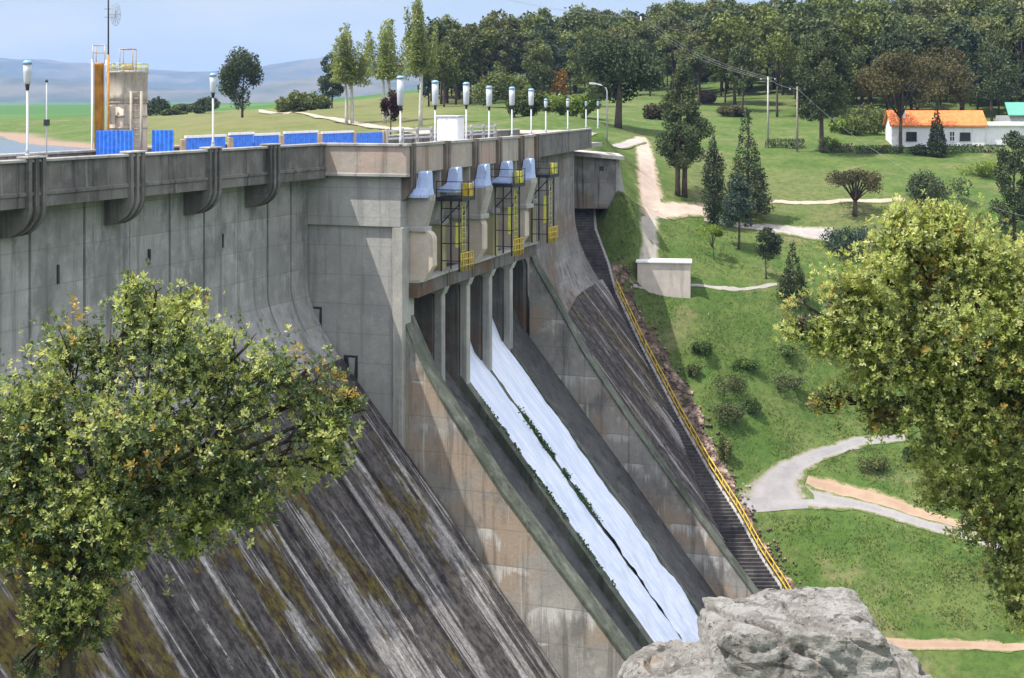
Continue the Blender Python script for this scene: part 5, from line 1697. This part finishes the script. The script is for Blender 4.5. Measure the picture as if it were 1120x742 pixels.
# ------------------------------------------------------------------ rocks
def rock(label, px, py_top, Y, wx, wy, hz, seed, sq=3.2, tilt=0.0):
    import bmesh
    bm = bmesh.new()
    bmesh.ops.create_icosphere(bm, subdivisions=7, radius=1.0)
    top = P(px, py_top, Y)
    rr = random.Random(int(seed))
    planes = []
    for k in range(26):
        n = Vector((rr.gauss(0, 1), rr.gauss(0, 1), rr.gauss(0, 0.8))).normalized()
        planes.append((n, (abs(n.x) + abs(n.y) + abs(n.z)) * rr.uniform(0.80, 0.93)))
    for v in bm.verts:
        c = v.co.copy()
        k = (abs(c.x) ** sq + abs(c.y) ** sq + abs(c.z) ** sq) ** (-1.0 / sq)
        e = c * k
        for n, dd in planes:
            h = e.dot(n) - dd
            if h > 0: e = e - n * h
        p = Vector((e.x * wx, e.y * wy, e.z * hz))
        q = p + Vector((seed, seed * 2, 0))
        d = mnoise.fractal(q * 3.0, 1.0, 2.0, 4) * 0.035
        rg = 1.0 - abs(mnoise.noise(q * 5.0)) * 2
        d += (mnoise.fractal(q * 11.0, 0.7, 2.1, 5)) * 0.016 - max(0, rg - 0.72) * 0.07
        # bedding cracks, tilted
        cr = mnoise.noise(Vector((q.x * 1.3, q.y * 1.3, q.z * 7.5 + q.x * 1.2)))
        d -= 0.07 * max(0, 0.07 - abs(cr)) / 0.07
        p += c.normalized() * d
        p.z += tilt * p.x
        v.co = p
    me = bpy.data.meshes.new('boulder')
    bm.to_mesh(me); bm.free()
    for f in me.polygons: f.use_smooth = True
    o = link('boulder', me, M['rock'], None, (top.x, top.y, top.z - hz))
    tag(o, label, 'rock')
rock('large pale lichen covered boulder at the bottom edge of the view', 864, 661, 9.0, 0.50, 0.6, 0.62, 3.0, 9.0, -0.03)
rock('flat low slab of rock against the left side of the large boulder', 748, 716, 8.8, 0.38, 0.45, 0.30, 5.0, 2.8, 0.10)
rock('small dark grey rock against the right side of the large boulder', 975, 708, 9.2, 0.27, 0.4, 0.34, 9.0, 2.6, -0.25)

# ------------------------------------------------------------------ buildings on the far bank
# white block house on the slope
a, b = on(698, 313.5), on(756, 313.5)
cb = Vector(((a.x + b.x) / 2, a.y + 1.1, min(a.z, b.z) - 0.3))
wB = (756 - 698) / F * a.y
hB = (314 - 285) / F * a.y + 0.3
t = thing('hut', 'small windowless cream block hut with a thin flat roof on the slope', 'building', cb, -0.12)
mb = MB(); mb.bbox(-wB / 2, wB / 2, -1.1, 1.1, -2.0, hB - 0.14, 0.03); mb.build('wall', M['cream_block'], t)
mb = MB(); mb.bbox(-wB / 2 - 0.12, wB / 2 + 0.12, -1.22, 1.22, hB - 0.138, hB, 0.03); mb.build('roof', M['white'], t)

# house with orange roof
HYd = 177.0
def hx(px): return (px - 1030) / F * HYd
hb = P(1030, 166, HYd)
hb.z = gz(hb.x, hb.y) - 0.2
def hzz(py): return (HY - py) / F * HYd - hb.z
t = thing('house', 'white house with a bright orange tiled roof on the far lawn', 'house', hb, -0.10)
ze = hzz(137.5); zr = hzz(121.5)
x0, x1 = hx(977), hx(1076)
mb = MB()
mb.prism_y([(0, 0)] * 0 or [(x0, 0), (x1, 0), (x1, ze), (x0, ze)], 0, 5.5)
mb.add([(x1, 0, ze), (x1, 5.5, ze), (x1, 2.75, zr - 0.15), (x0, 0, ze), (x0, 5.5, ze), (x0, 2.75, zr - 0.15)], [(0, 1, 2), (3, 5, 4)])
mb.build('wall', M['plaster'], t)
mb = MB()
for sgn in (0, 1):
    y_e, y_r = (-0.35, 2.75) if sgn == 0 else (5.85, 2.75)
    mb.hexa([(x0 - 0.3, y_e, ze - 0.12), (x1 + 0.3, y_e, ze - 0.12), (x1 + 0.3, y_r, zr - 0.12), (x0 - 0.3, y_r, zr - 0.12),
             (x0 - 0.3, y_e, ze + 0.04), (x1 + 0.3, y_e, ze + 0.04), (x1 + 0.3, y_r, zr + 0.04), (x0 - 0.3, y_r, zr + 0.04)])
mb.build('roof', M['terracotta'], t)
for px, w_, yb, yt in ((997.5, 10, 154, 144.5), (1041, 4.5, 154, 144.5), (1055, 10, 153.5, 145)):
    xa, xb, za, zb = hx(px - w_ / 2), hx(px + w_ / 2), hzz(yb), hzz(yt)
    mb = MB(); mb.box(xa, xb, -0.04, 0.02, za, zb); wdw = mb.build('window', M['glass'], t)
    mb = MB()
    mb.box(xa - 0.07, xa, -0.08, 0.0, za, zb); mb.box(xb, xb + 0.07, -0.08, 0.0, za, zb)
    mb.box((xa + xb) / 2 - 0.03, (xa + xb) / 2 + 0.03, -0.07, -0.042, za, zb)
    mb.box(xa, xb, -0.07, -0.042, (za + zb) / 2 - 0.03, (za + zb) / 2 + 0.03)
    mb.box(xa - 0.1, xb + 0.1, -0.12, 0.0, za - 0.09, za - 0.002)
    mb.build('frame', M['steel_dark'] if w_ > 6 else M['white'], wdw)
mb = MB(); mb.box(hx(1076.5), hx(1130), 0.5, 4.5, 0, hzz(138)); mb.build('annex_wall', M['plaster'], t)
mb = MB(); mb.hexa([(hx(1076.5), 0.2, hzz(138) + 0.002), (hx(1132), 0.2, hzz(138) + 0.002), (hx(1132), 4.8, hzz(138) + 0.002), (hx(1076.5), 4.8, hzz(138) + 0.002),
                    (hx(1076.5), 0.2, hzz(136)), (hx(1132), 0.2, hzz(136)), (hx(1132), 4.8, hzz(134)), (hx(1076.5), 4.8, hzz(134))]); mb.build('annex_roof', M['white'], t)
mb = MB(); mb.box(hx(988), hx(993), 1.2, 1.8, zr - 1.2, zr + 0.5); mb.build('chimney', M['plaster'], t)
# green roofed shed behind
gb = P(1142, 140, 195); gb.z = gz(gb.x, gb.y)
t = thing('shed', 'shed with a green metal roof behind the white house at the right edge', 'shed', gb)
def gzz(py): return (HY - py) / F * 195 - gb.z
mb = MB(); mb.box(-4.2, 5, 0, 6, -1, gzz(127)); mb.build('wall', M['grey_paint'], t)
mb = MB(); mb.hexa([(-4.6, -0.4, gzz(127)), (5, -0.4, gzz(127)), (5, 3, gzz(113)), (-4.0, 3, gzz(113)), (-4.6, -0.4, gzz(126)), (5, -0.4, gzz(126)), (5, 3, gzz(112)), (-4.0, 3, gzz(112))]); mb.build('roof', M['green_roof'], t)

# poles and wires
def pole(label, px, yb, yt, Y=None, mat='wood_pole', r=0.13, bar=True):
    b = on(px, yb) if Y is None else P(px, yb, Y)
    b = Vector((b.x, b.y, gz(b.x, b.y)))
    H = (HY - yt) / F * b.y - b.z
    t = thing('utility_pole', label, 'pole', b, 0, 'overhead line poles')
    mb = MB(); mb.lathe([(r, -0.2), (r * 0.7, H)], n=9); mb.build('post', M[mat], t)
    if bar:
        mb = MB(); mb.box(-0.9, 0.9, -0.06, 0.06, H - 0.5, H - 0.38); mb.build('crossarm', M['steel_dark'], t)
        for x in (-0.8, 0, 0.8):
            mb = MB(); mb.lathe([(0.05, H - 0.38), (0.07, H - 0.28), (0.03, H - 0.18)], x, 0, 8); mb.build('insulator', M['lamp_white'], t)
    return b + Vector((0, 0, H - 0.2))
pA = pole('thick grey wooden pole left of the tall pine', 872, 166, 95)
pB = pole('pale wooden pole standing between the cone shaped conifer and the tall pine', 840, 158, 84, mat='concrete_pole')
pC = pole('pale concrete pole rising from the wood above the broad round tree', 701, 90, 18, 300, 'concrete_pole', 0.22)
pD = pole('slim grey lamp pole with a white head behind the house', 1027, 120, 46, 240, 'concrete_pole', 0.12, False)
pE = P(1135, 240, 140)
pF = P(440, -40, 330)
def wire(a, b, sag, name, lab, r=0.02):
    t = thing(name, lab, 'cable', a, 0, 'overhead wires')
    mb = MB()
    pts = []
    for k in range(25):
        s = k / 24
        q = a.lerp(b, s); q.z -= sag * 4 * s * (1 - s)
        pts.append(q - a)
    mb.tube(pts, r, 5)
    mb.build('strand', M['cable'], t)
for k, dx in enumerate((-0.8, 0, 0.8)):
    o = Vector((dx, 0, 0.0))
    wire(pC + o, pB + o, 1.6, 'overhead_wire', ('left', 'middle', 'right')[k] + ' one of three thin wires from the hilltop pole to the pale pole', 0.014)
    wire(pF + o, pC + o, 2.5, 'overhead_wire', ('lower', 'middle', 'upper')[k] + ' one of three thin wires in the sky above the poplars', 0.013)
wire(pB, pA, 0.3, 'overhead_wire', 'short slack wire between the two grey poles left of the house', 0.015)
wire(pA, pE, 2.2, 'overhead_wire', 'wire falling from the thick pole across the lawn to the right', 0.014)
# white lamp head on the pole behind the house
t = thing('flood_lamp', 'white round lamp on the pole high among the pines behind the house', 'lamp', pD)
mb = MB(); mb.lathe([(0.1, 0), (0.55, 0.15), (0.5, 0.35), (0.1, 0.5)], n=14); mb.build('shade', M['lamp_white'], t)
mb = MB(); mb.lathe([(0.06, -0.3), (0.06, 0.0)], n=8); mb.build('stem', M['grey_paint'], t)

# ------------------------------------------------------------------ grass and moss tufts
def tufts(name, regions, n, size, pal, seed, mat='leaf', label=None):
    r = np.random.default_rng(seed)
    pts = []
    for (xa, xb, ya, yb), wgt in regions:
        for _ in range(int(n * wgt)):
            q = on(r.uniform(xa, xb), r.uniform(ya, yb))
            if any(b.ray_cast(q + Vector((0, 0, 5)), Vector((0, 0, -1)))[0] for b in STRIPS): continue
            pts.append((q.x, q.y, q.z + size * 0.25))
    pts = np.array(pts)
    nz_ = np.array([mnoise.noise((p[0] * 0.45, p[1] * 0.45, 3)) for p in pts])
    pts = pts[r.random(len(pts)) < np.clip(0.32 + nz_ * 0.9, 0.04, 1)]
    k = len(pts)
    d = np.stack([r.normal(size=k) * 0.35, r.normal(size=k) * 0.35, np.ones(k)], 1)
    s = size * r.uniform(0.5, 1.4, k)[:, None]
    a = r.uniform(0, math.pi, k)
    e = np.stack([np.cos(a), np.sin(a), np.zeros(k)], 1) * s * 0.35
    V = np.stack([pts - e - d * s * .3, pts + e - d * s * .3, pts + e * 0.5 + d * s * .6, pts - e * 0.5 + d * s * 0.6], 1).reshape(-1, 3)
    Fc = np.arange(k * 4).reshape(k, 4)
    C = np.repeat(tint(k, pal[0], pal[1], r, 0.4), 4, axis=0)
    tag(link(name, np_mesh(name, V, Fc, C), M[mat]), kind='stuff')
tufts('grass', [((700, 1000, 320, 520), 0.45), ((840, 1120, 565, 690), 0.3), ((890, 1000, 490, 560), 0.08), ((720, 900, 240, 305), 0.1), ((650, 695, 208, 300), 0.07)], 60000, 0.13, ((0.085, 0.15, 0.035), (0.20, 0.22, 0.08)), 4)

# weeds growing on the chute divider
r = np.random.default_rng(12)
def weeds(label, u, dv0, dv1, n, size, hgt_, seed):
    r = np.random.default_rng(seed)
    dv = dv0 + (dv1 - dv0) * r.beta(2, 2, n)
    lump = np.array([mnoise.noise((d_ * 1.3, seed, 0)) for d_ in dv])
    k = lump > -0.15
    dv = dv[k]; n = len(dv)
    pts = np.stack([dv, u + r.normal(size=n) * 0.16, S0 - SM * dv + hgt_ + r.random(n) * 0.25], 1)
    V, Fc, C = leaf_quads(pts, size, tint(n, (0.03, 0.08, 0.02), (0.09, 0.17, 0.04), r), 0.6, 0.5, r)
    o = link('weeds', np_mesh('weeds', V, Fc, C), M['leaf'])
    o.location = (*W(0, 0)[:2], 0); o.rotation_euler = (0, 0, -TH)
    tag(o, kind='stuff')
weeds('', 92.2, 5.0, 11.0, 1300, 0.16, 0.35, 3)
weeds('', 87.75, 4.2, 13.5, 5200, 0.18, 0.55, 6)

# stones in the rubble strip
e1 = subdiv_line([on(*p) for p in [(676, 300), (690, 345), (716, 390), (760, 465), (790, 525), (812, 562), (840, 606), (864, 648)]], 60)
r = np.random.default_rng(31)
V, Fc, C = [], [], []
for k in range(900):
    p = e1[r.integers(0, 60)] + Vector((r.normal() * 0.55, r.normal() * 0.5, 0))
    z = gz(p.x, p.y) + 0.1
    s = r.uniform(0.05, 0.2)
    b = len(V)
    for dx, dy, dz_ in ((1, 0, 0), (0, 1, 0), (-1, 0, 0), (0, -1, 0), (0.1, 0, 0.8), (0, 0.1, -0.6)):
        V.append((p.x + dx * s * r.uniform(0.6, 1.2), p.y + dy * s * r.uniform(0.6, 1.2), z + dz_ * s))
    Fc += [(b, b + 1, b + 4), (b + 1, b + 2, b + 4), (b + 2, b + 3, b + 4), (b + 3, b, b + 4), (b + 1, b, b + 5), (b + 2, b + 1, b + 5), (b + 3, b + 2, b + 5), (b, b + 3, b + 5)]
    C += [tuple(np.array((0.40, 0.32, 0.27)) * r.uniform(0.5, 1.35))] * 6
tag(link('rubble', np_mesh('rubble', np.array(V), np.array(Fc), np.array(C)), M['leaf'] if False else M['rubble']), kind='stuff')
